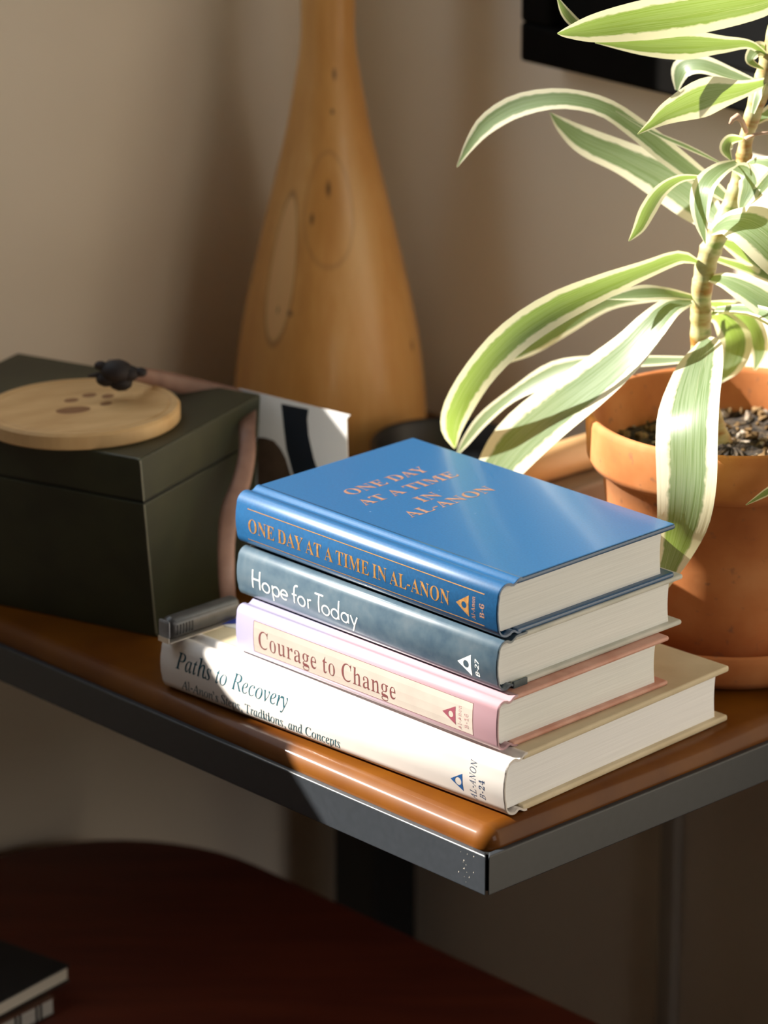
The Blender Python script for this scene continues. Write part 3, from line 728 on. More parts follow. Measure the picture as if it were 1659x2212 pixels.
M_CREAM = mat('cream_board', (.54, .45, .29), (.62, .53, .36), scale=40, rough=.55)
M_TEAL = mat('teal_ink', (.018, .078, .105), rough=.8, spec=.1)
M_NAVY = mat('navy_ink', (.010, .050, .150), rough=.8, spec=.1)
M_INK = mat('dark_blue_ink', (.012, .025, .06), rough=.8, spec=.1)
M_WHITEINK = mat('white_print', (.80, .80, .76), rough=.5)


def book_pos(x, y, yaw, L, back=0.0):
    """origin at the far end of the spine"""
    return x - math.cos(yaw) * L - math.sin(yaw) * back, y + math.sin(yaw) * L - math.cos(yaw) * back


# bottom: white book
yaw, L, W, t1 = .7606, .2235, .1585, .0282
x, y = book_pos(.0542, .1233, yaw, L)
b1, s1, p1 = build_book('hardcover_book', 'large white hardcover titled Paths to Recovery at the bottom of the stack', (x, y, 0), yaw, L, W, t1, .0112, .0010, .0062, .0031, 0, M_WHITEBOOK, M_CREAM, M_PAGE_WHITE, group='stacked hardcover books')
on_spine('spine_title', fit(text2d('Paths to Recovery', 'i', thin=-1, space=190), L - .2125, L - .1365, .0146, .0084, 465), p1, M_TEAL, s1)
on_spine('spine_subtitle', fit(text2d("Al-Anon's Steps, Traditions, and Concepts", 'i', thin=-1, space=170), L - .2100, L - .1030, .0042, .0052, 465), p1, M_TEAL, s1)
on_spine('spine_emblem', emblem(L - .0325, .0108, .0073, .0088, .27), p1, M_NAVY, s1)
v, f_ = fit(text2d('AL-ANON', 'i', thin=-2, track=45), .0042, .0235, 0, .0037, 465)
on_spine('spine_lettering', ([(L - .0172 - yy, xx) for xx, yy in v], f_), p1, M_INK, s1)
v, f_ = fit(text2d('B-24', 'i', thin=0, track=60), .0058, .0155, 0, .0033, 465)
on_spine('spine_code', ([(L - .0118 - yy, xx) for xx, yy in v], f_), p1, M_INK, s1)

# second: pink and lavender book
yaw, L, W, t2 = .7908, .1722, .1155, .0247
x, y = book_pos(.0508, .1325, yaw, L)
b2, s2, p2 = build_book('hardcover_book', 'pastel pink and lavender hardcover titled Courage to Change, second from the bottom', (x, y, t1), yaw, L, W, t2, .0095, .0006, .0040, .0024, 0, M_PASTEL, M_SALMON, M_PAGE_GREY, group='stacked hardcover books')
lx0, lx1, lz0, lz1 = L - .1597, L - .0150, .0043, .0200
on_spine('spine_label', ([(lx0, lz0), (lx1, lz0), (lx1, lz1), (lx0, lz1)], [(0, 1, 2, 3)]), p2, M_LABEL, s2, .00006)
for q in ((lx0, lz0, lx1, lz0 + .00018), (lx0, lz1 - .00018, lx1, lz1), (lx0, lz0, lx0 + .0002, lz1), (lx1 - .0002, lz0, lx1, lz1)):
    on_spine('label_border', ([(q[0], q[1]), (q[2], q[1]), (q[2], q[3]), (q[0], q[3])], [(0, 1, 2, 3)]), p2, M_MAROON, s2, .00010)
on_spine('spine_title', fit(text2d('Courage to Change', 'b', thin=21, space=190, track=14), L - .1560, L - .0640, .0073, .0088, 465), p2, M_MAROON, s2, .00014)
on_spine('spine_emblem', emblem(L - .0340, .0110, .0082, .0090, .19), p2, M_PINKINK, s2, .00014)
v, f_ = fit(text2d('Al-Anon', 'b', thin=18, track=20), .0050, .0168, 0, .0022, 455)
on_spine('spine_lettering', ([(L - .0222 - yy, xx) for xx, yy in v], f_), p2, M_FAINT, s2, .00014)
v, f_ = fit(text2d('B-16', 'b', thin=18, track=40), .0066, .0138, 0, .0023, 465)
on_spine('spine_code', ([(L - .0178 - yy, xx) for xx, yy in v], f_), p2, M_FAINT, s2, .00014)

# third: slate blue book
yaw, L, W, t3 = .7973, .1728, .1240, .0252
x, y = book_pos(.0510, .1418, yaw, L)
b3, s3, p3 = build_book('hardcover_book', 'mottled slate-blue hardcover titled Hope for Today, second from the top', (x, y, t1 + t2), yaw, L, W, t3, .0100, .0010, .0050, .0025, .0185, M_SLATE, M_OFFWHITE, M_PAGE_GREY, group='stacked hardcover books')
HOPE = []


def put(dx, specs):
    for sp in specs:
        if sp[0] == 'l':
            HOPE.append(('l',) + tuple(c + (dx if i % 2 == 0 else 0) for i, c in enumerate(sp[1:])))
        else:
            HOPE.append((sp[0], sp[1] + dx) + sp[2:])


XH = .50
put(0, [('l', 0, 0, 0, 1), ('l', .52, 0, .52, 1), ('l', 0, .52, .52, .52)])
put(.98, [('a', 0, .25, .26, .26, 0, 360)])
put(1.46, [('l', 0, .53, 0, -.33), ('a', .25, .25, .25, .26, 0, 360)])
put(2.32, [('a', 0, .25, .24, .26, 0, 310), ('l', -.24, .25, .24, .25)])
put(2.98, [('l', .07, 0, .07, .82), ('a', .23, .82, .16, .16, 60, 180), ('l', -.08, .48, .26, .48)])
put(3.58, [('a', 0, .25, .25, .26, 0, 360)])
put(4.05, [('l', 0, 0, 0, .52), ('a', .17, .33, .17, .18, 70, 180)])
put(4.55, [('l', -.02, .97, .58, .97), ('l', .28, 0, .28, .97)])
put(5.32, [('a', 0, .25, .26, .26, 0, 360)])
put(5.98, [('a', 0, .25, .25, .26, 0, 360), ('l', .26, 0, .26, 1.02)])
put(6.68, [('a', 0, .25, .24, .26, 0, 360), ('l', .25, 0, .25, .52)])
put(7.10, [('l', 0, .51, .23, 0), ('l', .47, .51, .08, -.34)])
hv, hf = strokes(HOPE, .085)
sx_ = (.1615 - .0900) / 7.57
on_spine('spine_title', ([(L - .1612 + x_ * sx_, .0077 + y_ * .0092) for x_, y_ in hv], hf), p3, M_WHITEINK, s3)
on_spine('spine_emblem', emblem(L - .0246, .0096, .0084, .0104, .22), p3, M_WHITEINK, s3)
v, f_ = fit(text2d('B-27', 'r', thin=-12, shear=.1), .0052, .0137, 0, .0024, 480)
on_spine('spine_code', ([(L - .0112 - yy, xx) for xx, yy in v], f_), p3, M_WHITEINK, s3)
obj('board_turn_in', box((L - .0010, .0100, -.0001), (L + .0003, .0190, .0033), .0003), M_SLATE_DARK, s3)

# top: bright blue book
yaw, L, W, t4 = .8049, .1745, .1172, .0266
x, y = book_pos(.0575, .1509, yaw, L, .0105)
x += math.cos(yaw) * .0012
y -= math.sin(yaw) * .0012
z4 = t1 + t2 + t3
b4, s4, p4 = build_book('hardcover_book', 'bright blue hardcover with gold title One Day at a Time topping the stack', (x, y, z4), yaw, L, W, t4, .0115, .0008, .0056, .0027, 0, M_BLUE, M_BLUE, M_PAGE_GREY, group='stacked hardcover books')
on_spine('spine_title', fit(text2d('ONE DAY AT A TIME IN AL-ANON', 'b', thin=6, space=150), L - .1650, L - .0300, .0090, .0068, 455), p4, M_GOLD, s4)
for z in (.0048, .0200):
    on_spine('spine_rule', ([(L - .1662, z), (L - .0085, z), (L - .0085, z + .00042), (L - .1662, z + .00042)], [(0, 1, 2, 3)]), p4, M_GOLD, s4)
on_spine('spine_emblem', emblem(L - .0258, .0121, .0080, .0104, .20), p4, M_GOLD, s4)
v, f_ = fit(text2d('Al-Anon', 'b', thin=0), .0064, .0176, 0, .0024, 455)
on_spine('spine_lettering', ([(L - .0138 - yy, xx) for xx, yy in v], f_), p4, M_COPPER, s4)
v, f_ = fit(text2d('B-6', 'b', thin=0), .0085, .0155, 0, .0030, 480)
on_spine('spine_code', ([(L - .0080 - yy, xx) for xx, yy in v], f_), p4, M_COPPER, s4)
bm = bmesh.new()
for s_, y0, y1, b_, in (('ONE DAY', .0360, .0880, .1325), ('AT A TIME', .0305, .0932, .1175), ('IN', .0532, .0668, .1020), ('AL-ANON', .0345, .0910, .0905)):
    v, f_ = fit(text2d(s_, 'b', thin=4, space=170), y0, y1, 0, .0078, 455)
    bv = [bm.verts.new((L - b_ - yy, xx, t4 + .00008)) for xx, yy in v]
    for f in f_:
        bm.faces.new([bv[i] for i in f])
obj('cover_title', bm, M_COPPER, b4)
# scuffs and specks on the cover
bm = bmesh.new()
for k in range(26):
    px, py = random.uniform(.004, L - .004), random.uniform(.014, W - .003)
    s_ = random.uniform(.0001, .00032)
    bmesh.ops.create_circle(bm, cap_ends=True, segments=6, radius=s_, matrix=Matrix.Translation((px, py, t4 + .00006)) @ Matrix.Diagonal((random.uniform(.6, 2.5), 1, 1, 1)))
obj('cover_scuffs', bm, mat('pale_scuffs', (.10, .17, .28), rough=.8, spec=.1), b4)['kind'] = 'stuff'

# ------------------------------------------------------------------ grey tool on the bottom book
ZT = t1
pA, pB = at_z(368, 1392, ZT), at_z(527, 1338, ZT)      # its near-right lower edge
dv = (pB - pA)
dv.z = 0
TL_ = dv.length
dv.normalize()
nv = Vector((-dv.y, dv.x, 0))                          # towards its far side
MT = Matrix(((dv.x, nv.x, 0, pA.x), (dv.y, nv.y, 0, pA.y), (0, 0, 1, ZT), (0, 0, 0, 1)))
M_TOOL = mat('grey_plastic', (.036, .035, .034), (.050, .048, .047), scale=200, rough=.34)
M_TOOLMETAL = mat('thin_steel', (.62, .56, .48), (.70, .64, .56), scale=200, rough=.3, metal=.7)
M_SLOT = mat('black_slot', (.006, .006, .006), rough=.7)
tool = thing('pocket_tool', 'grey rounded pocket tool with grip slots lying on the white book', 'tool', (pA.x, pA.y, ZT), math.atan2(dv.y, dv.x))
obj('steel_channel', box((0, 0, .0000), (TL_, .0085, .0006)), M_TOOLMETAL, tool)
obj('steel_lip', box((-.0006, .0006, .0), (0, .0082, .0026)), M_TOOLMETAL, tool)
tb = obj('body', box((.0012, .0006, .0006), (TL_, .0098, .0118), .0042, 6), M_TOOL, tool, smooth=True)
obj('end_cap', box((.0002, .0014, .0018), (.0016, .0090, .0108), .0010, 2), mat('pale_grey_plastic', (.17, .17, .175), (.22, .22, .225), scale=200, rough=.4), tool)
for kx in range(6):
    obj('grip_slot', box((.0050 + kx * .0019, .00045, .0032), (.0058 + kx * .0019, .0008, .0082)), M_SLOT, tb)

# small blue and white card by the pink book
pts = [at_z(476, 1349, ZT + .0006), at_z(514, 1333, ZT + .0006), at_z(516, 1358, ZT + .0006)]
bm = bmesh.new()
lo = [bm.verts.new((p.x, p.y, ZT)) for p in pts]
hi = [bm.verts.new((p.x, p.y, ZT + .0006)) for p in pts]
bm.faces.new(lo[::-1])
bm.faces.new(hi)
for i in range(3):
    bm.faces.new((lo[i], lo[(i + 1) % 3], hi[(i + 1) % 3], hi[i]))
M_CARDWHITE = mat('white_card', (.70, .70, .69), (.74, .74, .73), scale=60, rough=.6)
cr = obj('card_slip', bm, M_CARDWHITE)
tag(cr, 'tiny white slip with a blue face beside the pink book', 'slip')
bm = bmesh.new()
cen = (pts[0] + pts[1] + pts[2]) / 3
q = [pts[0].lerp(cen, .06), pts[1].lerp(cen, .1), pts[2].lerp(pts[1], .42)]
bm.faces.new([bm.verts.new((p.x, p.y, ZT + .00075)) for p in q])
obj('blue_face', bm, mat('blue_print', (.03, .05, .30), rough=.5), cr)

# ------------------------------------------------------------------ dark box with its lid, tag and ribbon
BA = math.radians(61.5)
E2 = Vector((math.cos(BA), math.sin(BA), 0))           # right face, going back
E1 = Vector((-math.sin(BA), math.cos(BA), 0))          # front face, going left
BH = .0975
PB0 = at_z(303, 992, BH)
PB0.z = 0
DEP, WID = .118, .150
ctr = PB0 + E2 * DEP / 2 + E1 * WID / 2
k = NT('dark_olive_lacquer')
n1 = k.noise('Object', 35, 5)
k.col(k.ramp(n1, [(.35, (.017, .019, .0072)), (.65, (.027, .030, .0110))]))
k.set(Roughness=.5)
k.bump(k.noise('Object', 500, 3), .06, .0003)
M_BOX = k.m
M_BOXEDGE = mat('worn_edge', (.16, .15, .10), (.22, .20, .14), scale=80, rough=.6)
bx = thing('keepsake_box', 'dark olive-brown tapered box with a seamed lid left of the books', 'box', (ctr.x, ctr.y, 0))


def frustum(z0, z1, i0, i1, bevel):
    """i0, i1: insets (front, right, back, left) at the bottom and the top"""
    bm = bmesh.new()
    def ring(z, i):
        return [bm.verts.new(PB0 + E2 * a + E1 * b + Z3 * z) for a, b in ((i[0], i[1]), (DEP - i[2], i[1]), (DEP - i[2], WID - i[3]), (i[0], WID - i[3]))]
    r0, r1 = ring(z0, i0), ring(z1, i1)
    bm.faces.new(r0[::-1])
    bm.faces.new(r1)
    for i in range(4):
        bm.faces.new((r0[i], r0[(i + 1) % 4], r1[(i + 1) % 4], r1[i]))
    bmesh.ops.bevel(bm, geom=bm.edges[:], offset=bevel, segments=2, profile=.5, affect='EDGES')
    return bm


def ins(f, e=0):
    return (.0105 * f + e, -.001 * f + e, .014 * f + e, .012 * f + e)


SEAM = BH - .0235
obj('box_body', frustum(0, SEAM - .0006, ins(1), ins(.235), .0008), M_BOX, bx, world_space=True)
obj('box_lid', frustum(SEAM + .0004, BH, ins(.23), ins(0), .0010), M_BOX, bx, world_space=True)
obj('edge_wear', tube([PB0 + Z3 * (BH - .001) + E2 * .0002 + E1 * .0002, PB0 + Z3 * (SEAM + .001) + E2 * .0024 + E1 * .0001], .0004, 6), M_BOXEDGE, bx, world_space=True)
obj('edge_wear', tube([PB0 + Z3 * (SEAM - .001) + E2 * .0026 + E1 * .0001, PB0 + Z3 * .002 + E2 * .0104 - E1 * .0006], .0004, 6), M_BOXEDGE, bx, world_space=True)
obj('seam_lip', frustum(SEAM - .0012, SEAM + .001, ins(.235, .0012), ins(.235, .0012), .0002), M_SLOT, bx, world_space=True)

# oval wooden tag with a paw print, lying on the lid
M_TAG = mat('pale_plywood', (.52, .31, .125), (.64, .41, .185), scale=26, rough=.6, stretch=(1, 4, 1))
M_BURN = mat('burnt_mark', (.22, .10, .035), (.26, .12, .045), scale=60, rough=.7)
pc_ = at_z(176, 886, BH + .006)
tg = thing('wooden_tag', 'round pale wooden tag with a burnt paw print on the dark box', 'tag', (pc_.x, pc_.y, BH), math.radians(24))
RA, RB, TH = .0505, .0455, .0085


def oval(ra, rb, prof, seg=72):
    bm = bmesh.new()
    rings = [[bm.verts.new(((ra - i) * math.cos(2 * math.pi * k / seg), (rb - i) * math.sin(2 * math.pi * k / seg), z)) for k in range(seg)] for i, z in prof]
    for r0, r1 in zip(rings, rings[1:]):
        for k in range(seg):
            bm.faces.new((r0[k], r0[(k + 1) % seg], r1[(k + 1) % seg], r1[k]))
    bm.faces.new(rings[0][::-1])
    bm.faces.new(rings[-1])
    return bm


td = obj('disc', oval(RA, RB, [(.0008, 0), (0, .0008), (0, TH - .0014), (.0012, TH), (.0045, TH), (.0053, TH - .0005), (.0060, TH)]), M_TAG, tg)
MTG = Matrix.Rotation(math.radians(-24), 4, 'Z')


def burn(px, py, rx, ry, ang, name):
    p = at_z(px, py, BH + TH)
    bm = bmesh.new()
    bmesh.ops.create_circle(bm, cap_ends=True, segments=20, radius=1, matrix=Matrix.Translation((p.x, p.y, BH + TH + .0001)) @ Matrix.Rotation(ang, 4, 'Z') @ Matrix.Diagonal((rx, ry, 1, 1)))
    obj(name, bm, M_BURN, td, world_space=True)


burn(158, 886, .0090, .0052, .35, 'paw_pad')
burn(154, 865, .0040, .0030, .6, 'paw_toe')
burn(193, 854, .0040, .0030, .6, 'paw_toe')
burn(233, 856, .0036, .0028, .9, 'paw_toe')
burn(229, 872, .0036, .0026, .9, 'paw_toe')

# ribbon: from the knot across the lid and down the right face
M_RIBBON = mat('dusty_brown_ribbon', (.20, .105, .075), (.27, .15, .11), scale=90, rough=.5)
M_KNOT = mat('dark_maroon_cord', (.007, .003, .003), (.013, .005, .004), scale=150, rough=.7)
nR = E2.cross(Z3).normalized()
if nR.dot(Vector((1, -1, 0))) < 0:
    nR = -nR
pf = PB0 + nR * .004 - E1 * 0
rb = thing('ribbon', 'brown ribbon with a dark knot hanging over the box beside the wooden tag', 'ribbon', tuple(at_z(250, 812, BH)))
path = [at_y(272, 806, .405), at_y(330, 815, .428), at_y(420, 838, .446), at_y(505, 862, .452), at_y(533, 880, .440), at_y(534, 930, .412), at_y(533, 985, .40), at_y(520, 1045, .388), at_y(497, 1105, .372), at_y(489, 1170, .362), at_y(489, 1240, .352), at_y(494, 1312, .350)]
wid = [.0030, .0042, .0050, .0056, .0046, .0042, .0044, .0048, .0048, .0044, .0042, .0038]
sm = catmull([(*p, w) for p, w in zip(path, wid)], 50)
bm = bmesh.new()
rows = []
for i, s_ in enumerate(sm):
    p = Vector(s_[:3])
    t_ = (Vector(sm[min(i + 1, 50)][:3]) - Vector(sm[max(i - 1, 0)][:3])).normalized()
    sd = t_.cross((CAM - p).normalized()).normalized()
    nn = sd.cross(t_)
    rows.append([[bm.verts.new(p + sd * (s_[3] * c) + nn * (h_ + .0008 * (1 - c * c))) for c in (-1, -.5, 0, .5, 1)] for h_ in (0, -.0006)])
for i in range(50):
    for l_ in (0, 1):
        for c in range(4):
            bm.faces.new((rows[i][l_][c], rows[i][l_][c + 1], rows[i + 1][l_][c + 1], rows[i + 1][l_][c]))
    for c in (0, 4):
        bm.faces.new((rows[i][0][c], rows[i][1][c], rows[i + 1][1][c], rows[i + 1][0][c]))
obj('band', bm, M_RIBBON, rb, smooth=True, world_space=True)
pk = at_y(252, 806, .404)
bm = bmesh.new()
for dx, dz, r in ((0, .001, .0088), (-.005, -.003, .0058), (.006, .0, .0060), (.002, -.005, .0062), (.012, .0005, .0036), (-.008, .004, .0034)):
    bmesh.ops.create_icosphere(bm, subdivisions=2, radius=r, matrix=Matrix.Translation(pk + Vector((dx, 0, dz))) @ Matrix.Diagonal((1, .8, .72, 1)))
obj('knot', bm, M_KNOT, rb, smooth=True, world_space=True)
obj('tail', tube([pk + Vector((-.004, 0, .0)), pk + Vector((-.010, 0, -.001)), pk + Vector((-.0145, .001, -.002))], [.002, .0014, .0006], 8), M_KNOT, rb, world_space=True)

# ------------------------------------------------------------------ white printed card standing behind the stack
M_CARD = mat('white_glossy_card', (.62, .61, .60), (.66, .65, .64), scale=30, rough=.45)
M_CARDNAVY = mat('navy_print', (.004, .007, .013), rough=.5)
M_CARDBROWN = mat('dark_brown_print', (.045, .026, .014), (.07, .042, .025), scale=120, rough=.6)
pR = at_y(756, 897, .410)
pL = at_y(555, 858, .447)
cd = (pL - pR)
cd.z = 0
cd.normalize()
cn = Vector((cd.y, -cd.x, 0))
if cn.y > 0:
    cn = -cn
card = thing('greeting_card', 'white folded card with a navy stripe standing between box and lamp', 'card', (pR.x, pR.y, 0))
CH = pR.z
CW = (pL - pR).length + .012


def prism(poly, y0, y1):
    """polygon (along card, height) extruded across the card"""
    bm = bmesh.new()
    a = [bm.verts.new(Vector((pR.x, pR.y, 0)) + cd * p + cn * y0 + Z3 * z) for p, z in poly]
    b = [bm.verts.new(Vector((pR.x, pR.y, 0)) + cd * p + cn * y1 + Z3 * z) for p, z in poly]
    bm.faces.new(a)
    bm.faces.new(b[::-1])
    n = len(poly)
    for i in range(n):
        bm.faces.new((a[i], a[(i + 1) % n], b[(i + 1) % n], b[i]))
    return bm


rc = [(.0022 * (1 - math.cos(k * math.pi / 8)) if 0 else .0022 - .0022 * math.cos(math.pi / 2 - k * math.pi / 8), CH - .0022 + .0022 * math.sin(math.pi / 2 * k / 4)) for k in range(5)]
cf = obj('front_panel', prism([(0, 0)] + rc + [(CW, CH), (CW, 0)], 0, -.0006), M_CARD, card, world_space=True)


def cpt(px, py):
    p = at_plane(px, py, Vector((pR.x, pR.y, 0)), cn)
    return ((Vector((p.x, p.y, 0)) - Vector((pR.x, pR.y, 0))).dot(cd), p.z)


st = [cpt(608, 872), cpt(613, 920), cpt(619, 970), cpt(632, 1020), cpt(650, 1060), cpt(705, 1060), cpt(690, 1025), cpt(678, 990), cpt(667, 940), cpt(664, 905), cpt(667, 884)]
bm = bmesh.new()
bm.faces.new([bm.verts.new(Vector((pR.x, pR.y, 0)) + cd * p + cn * .0002 + Z3 * min(z, CH - .0002)) for p, z in st])
obj('navy_stripe', bm, M_CARDNAVY, cf, world_space=True)
st = [cpt(556, 945), cpt(570, 945), cpt(592, 952), cpt(606, 968), cpt(618, 990), cpt(630, 1030), cpt(640, 1060), cpt(556, 1060)]
bm = bmesh.new()
bm.faces.new([bm.verts.new(Vector((pR.x, pR.y, 0)) + cd * p + cn * .00015 + Z3 * z) for p, z in st])
obj('brown_print', bm, M_CARDBROWN, cf, world_space=True)
# rear leaf of the folded card, swung back so that it stands
bm = bmesh.new()
hinge = Vector((pR.x, pR.y, 0)) + cd * CW
rd = (-cd * .90 - cn * .44).normalized()
q = [hinge, hinge + rd * CW * .7, hinge + rd * CW * .7 + Z3 * CH * .5, hinge + Z3 * CH * .9]
a = [bm.verts.new(p - cn * .0004) for p in q]
b = [bm.verts.new(p - cn * .0010) for p in q]
bm.faces.new(a)
bm.faces.new(b[::-1])
for i in range(4):
    bm.faces.new((a[i], a[(i + 1) % 4], b[(i + 1) % 4], b[i]))
obj('rear_panel', bm, M_CARD, card, world_space=True)

# ------------------------------------------------------------------ tall turned wooden lamp base
LY = .640
tab = [(0, 59, 698), (92, 60, 699), (184, 74, 701), (277, 91, 702), (369, 113, 706), (461, 136, 708), (553, 157, 712), (645, 178, 711.5), (738, 195, 711.5), (830, 205, 713), (880, 208, 713)]
LX = at_y(711, 600, LY).x
prof = []
for py, hw, cx in tab[::-1]:
    p = at_y(cx, py, LY)
    Zd = (p - CAM).dot(FWD)
    prof.append((hw * Zd / FPX, p.z))
r0_, z0_ = prof[0]
base = [(r0_ * .86, 0), (r0_ * .95, .0015), (r0_ * 1.005, .005), (r0_ * 1.01, .5 * z0_)]
top_ = [(prof[-1][0] * 1.0, prof[-1][1] + .05), (prof[-1][0] * .99, prof[-1][1] + .09), (prof[-1][0] * .6, prof[-1][1] + .10)]
P2 = catmull(base + prof + top_, 70)
k = NT('honey_pine')
uvn = k.n('ShaderNodeUVMap')
sp_ = k.n('ShaderNodeSeparateXYZ')
k.l(uvn.outputs[0], sp_.inputs[0])
uu, vv = sp_.outputs[0], sp_.outputs[1]
gr = k.noise('Object', 26, 5, (2.2, 2.2, .22))
fine = k.noise('Object', 120, 3, (3, 3, .15))
base_c = k.ramp(k.math('ADD', k.math('MULTIPLY', gr, .75), k.math('MULTIPLY', fine, .25)), [(.30, (.54, .25, .065)), (.50, (.66, .34, .10)), (.70, (.74, .43, .16))])


def uv_of(px, py):
    p = at_y(px, py, LY)
    rr = None
    for (ra, za), (rb_, zb) in zip(P2, P2[1:]):
        if za <= p.z <= zb:
            rr = ra + (rb_ - ra) * (p.z - za) / max(zb - za, 1e-6)
    rr = rr or .05
    ang = math.asin(max(-1, min(1, (p.x - LX) / rr)))
    return ang / (2 * math.pi), p.z, rr


def spot(c, px, py, hx, hy, col, ring=None, soft=.25, strength=1.0, tilt=0):
    u0, v0, rr = uv_of(px, py)
    su = hx / (2 * math.pi * rr)
    du, dvv = k.math('SUBTRACT', uu, u0), k.math('SUBTRACT', vv, v0)
    if tilt:
        du = k.math('SUBTRACT', du, k.math('MULTIPLY', dvv, tilt))
    d_ = k.math('SQRT', k.math('ADD', k.math('POWER', k.math('DIVIDE', du, su), 2), k.math('POWER', k.math('DIVIDE', dvv, hy), 2)))
    mr = k.n('ShaderNodeMapRange')
    mr.inputs[1].default_value, mr.inputs[2].default_value = 1.0, 1.0 - soft
    k.l(d_, mr.inputs[0])
    c = k.mix(k.math('MULTIPLY', mr.outputs[0], strength), c, col)
    if ring:
        a_ = k.math('ABSOLUTE', k.math('SUBTRACT', d_, 1.0))
        m2 = k.n('ShaderNodeMapRange')
        m2.inputs[1].default_value, m2.inputs[2].default_value = ring[1], 0.0
        k.l(a_, m2.inputs[0])
        c = k.mix(k.math('MULTIPLY', m2.outputs[0], ring[2]), c, ring[0])
    return c


DK = (.09, .045, .02)
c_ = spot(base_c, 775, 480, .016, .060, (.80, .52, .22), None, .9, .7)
c_ = spot(c_, 612, 548, .0090, .0415, (.78, .48, .22), (DK, .08, .5), .08, .8)
c_ = spot(c_, 712, 420, .0135, .031, (.56, .26, .06), ((.26, .13, .05), .08, .35), .5, .45)
for px, py, hx, hy in ((723, 145, .0014, .0045), (719, 222, .0014, .0020), (711, 378, .0018, .0060), (676, 440, .0016, .0045), (630, 632, .0022, .0024), (890, 724, .0022, .0045), (604, 630, .0008, .003)):
    c_ = spot(c_, px, py, hx, hy, DK, None, .7, .9)
k.col(c_)
k.set(Roughness=.42)
k.b.inputs['Coat Weight'].default_value = .12
M_PINE = k.m
lamp = thing('lamp_base', 'tall turned honey-coloured wooden lamp base flaring towards the desk', 'lamp', (LX, LY, 0))
obj('turned_body', lathe(P2, 96, uv=True), M_PINE, lamp, smooth=True)
zt = P2[-1][1]
obj('brass_neck', lathe([(.012, zt - .002), (.012, zt + .015), (.006, zt + .018), (.006, zt + .05)], 24), mat('aged_brass', (.42, .28, .10), rough=.35, metal=1), lamp, smooth=True)

# ------------------------------------------------------------------ small things behind the stack
M_BLACK = mat('black_glaze', (.006, .006, .007), (.009, .009, .010), scale=80, rough=.42)
pb_ = at_z(965, 960, .02)
bowl = lathe([(.020, 0), (.024, .001), (.034, .010), (.0395, .022), (.0405, .036), (.0390, .0375), (.0375, .036), (.036, .022), (.029, .010), (.0, .008)], 48, cap1=False)
bmesh.ops.remove_doubles(bowl, verts=bowl.verts[:], dist=1e-5)
bo = obj('bowl', bowl, M_BLACK, smooth=True)
bo.location = (at_y(960, 930, .545).x, .545, 0)
tag(bo, 'black round bowl half hidden behind the blue book and leaves', 'bowl')
M_OAK = mat('dusty_brown_wood', (.17, .11, .07), (.25, .17, .11), scale=30, rough=.6, stretch=(1, 5, 1))
M_ROD = mat('pale_beech', (.52, .30, .13), (.62, .38, .18), scale=24, rough=.5, stretch=(1, 1, 5))
r0 = at_y(1120, 1018, .430)
r1 = at_y(1262, 978, .462)
r1.z = r0.z = .5 * (r0.z + r1.z)
dr = (r1 - r0)
dr.z = 0
dr.normalize()
zr = r0.z - .0092
blk = obj('wooden_block', box((-.045, -.028, 0), (.062, .030, zr), .002), M_OAK)
mid = (r0 + r1) / 2
blk.location = (mid.x - .012, mid.y, 0)
blk.rotation_euler = (0, 0, math.atan2(dr.y, dr.x))
tag(blk, 'low dusty brown wooden block behind the blue book, left of the pot', 'block')
ra = r0 - dr * .028
rb2 = r1 + dr * .010
rod = obj('wooden_rod', tube([ra - dr * .0012, ra, ra + dr * .001, rb2 - dr * .001, rb2, rb2 + dr * .0012], [.0055, .0080, .0092, .0092, .0080, .0055], 32), M_ROD, smooth=True)
tag(rod, 'short round pale wooden rod lying left of the terracotta pot', 'rod')

# ------------------------------------------------------------------ potted plant
PX, PY = .1705, .335
k = NT('terracotta')
n1 = k.noise('Object', 30, 6)
n2 = k.noise('Object', 160, 4)
c1 = k.ramp(n1, [(.30, (.36, .105, .022)), (.50, (.45, .15, .038)), (.72, (.54, .22, .075))])
c1 = k.mix(k.ramp(n2, [(.62, (0, 0, 0)), (.74, (1, 1, 1))]), c1, (.24, .10, .045))
k.col(c1)
k.set(Roughness=.8)
k.bump(n2, .12, .0006)
M_TERRA = k.m
sauc = obj('saucer', lathe([(.052, 0), (.060, .0008), (.0655, .006), (.0680, .0155), (.0685, .0190), (.0672, .0205), (.0655, .0190), (.0635, .0080), (.058, .0050), (.0001, .0050)], 72, cap1=False), M_TERRA, smooth=True)
sauc.location = (PX, PY, 0)
tag(sauc, 'terracotta saucer under the plant pot', 'saucer')
plant = thing('potted_plant', 'potted dracaena with cream-edged green leaves in a terracotta pot', 'plant', (PX, PY, .005))
HP = .1240 - .005
pot_prof = [(.0470, 0), (.0490, .001), (.0530, .020), (.0590, .055), (.0640, HP - .0275), (.0655, HP - .0272), (.0690, HP - .0262), (.0712, HP - .022), (.0722, HP - .004), (.0718, HP - .0012), (.0706, HP),
            (.0688, HP - .0006), (.0676, HP - .003), (.0655, HP - .018), (.0640, HP - .028), (.0560, HP - .06)]
obj('pot', lathe(pot_prof, 96, cap1=True), M_TERRA, plant, smooth=True)
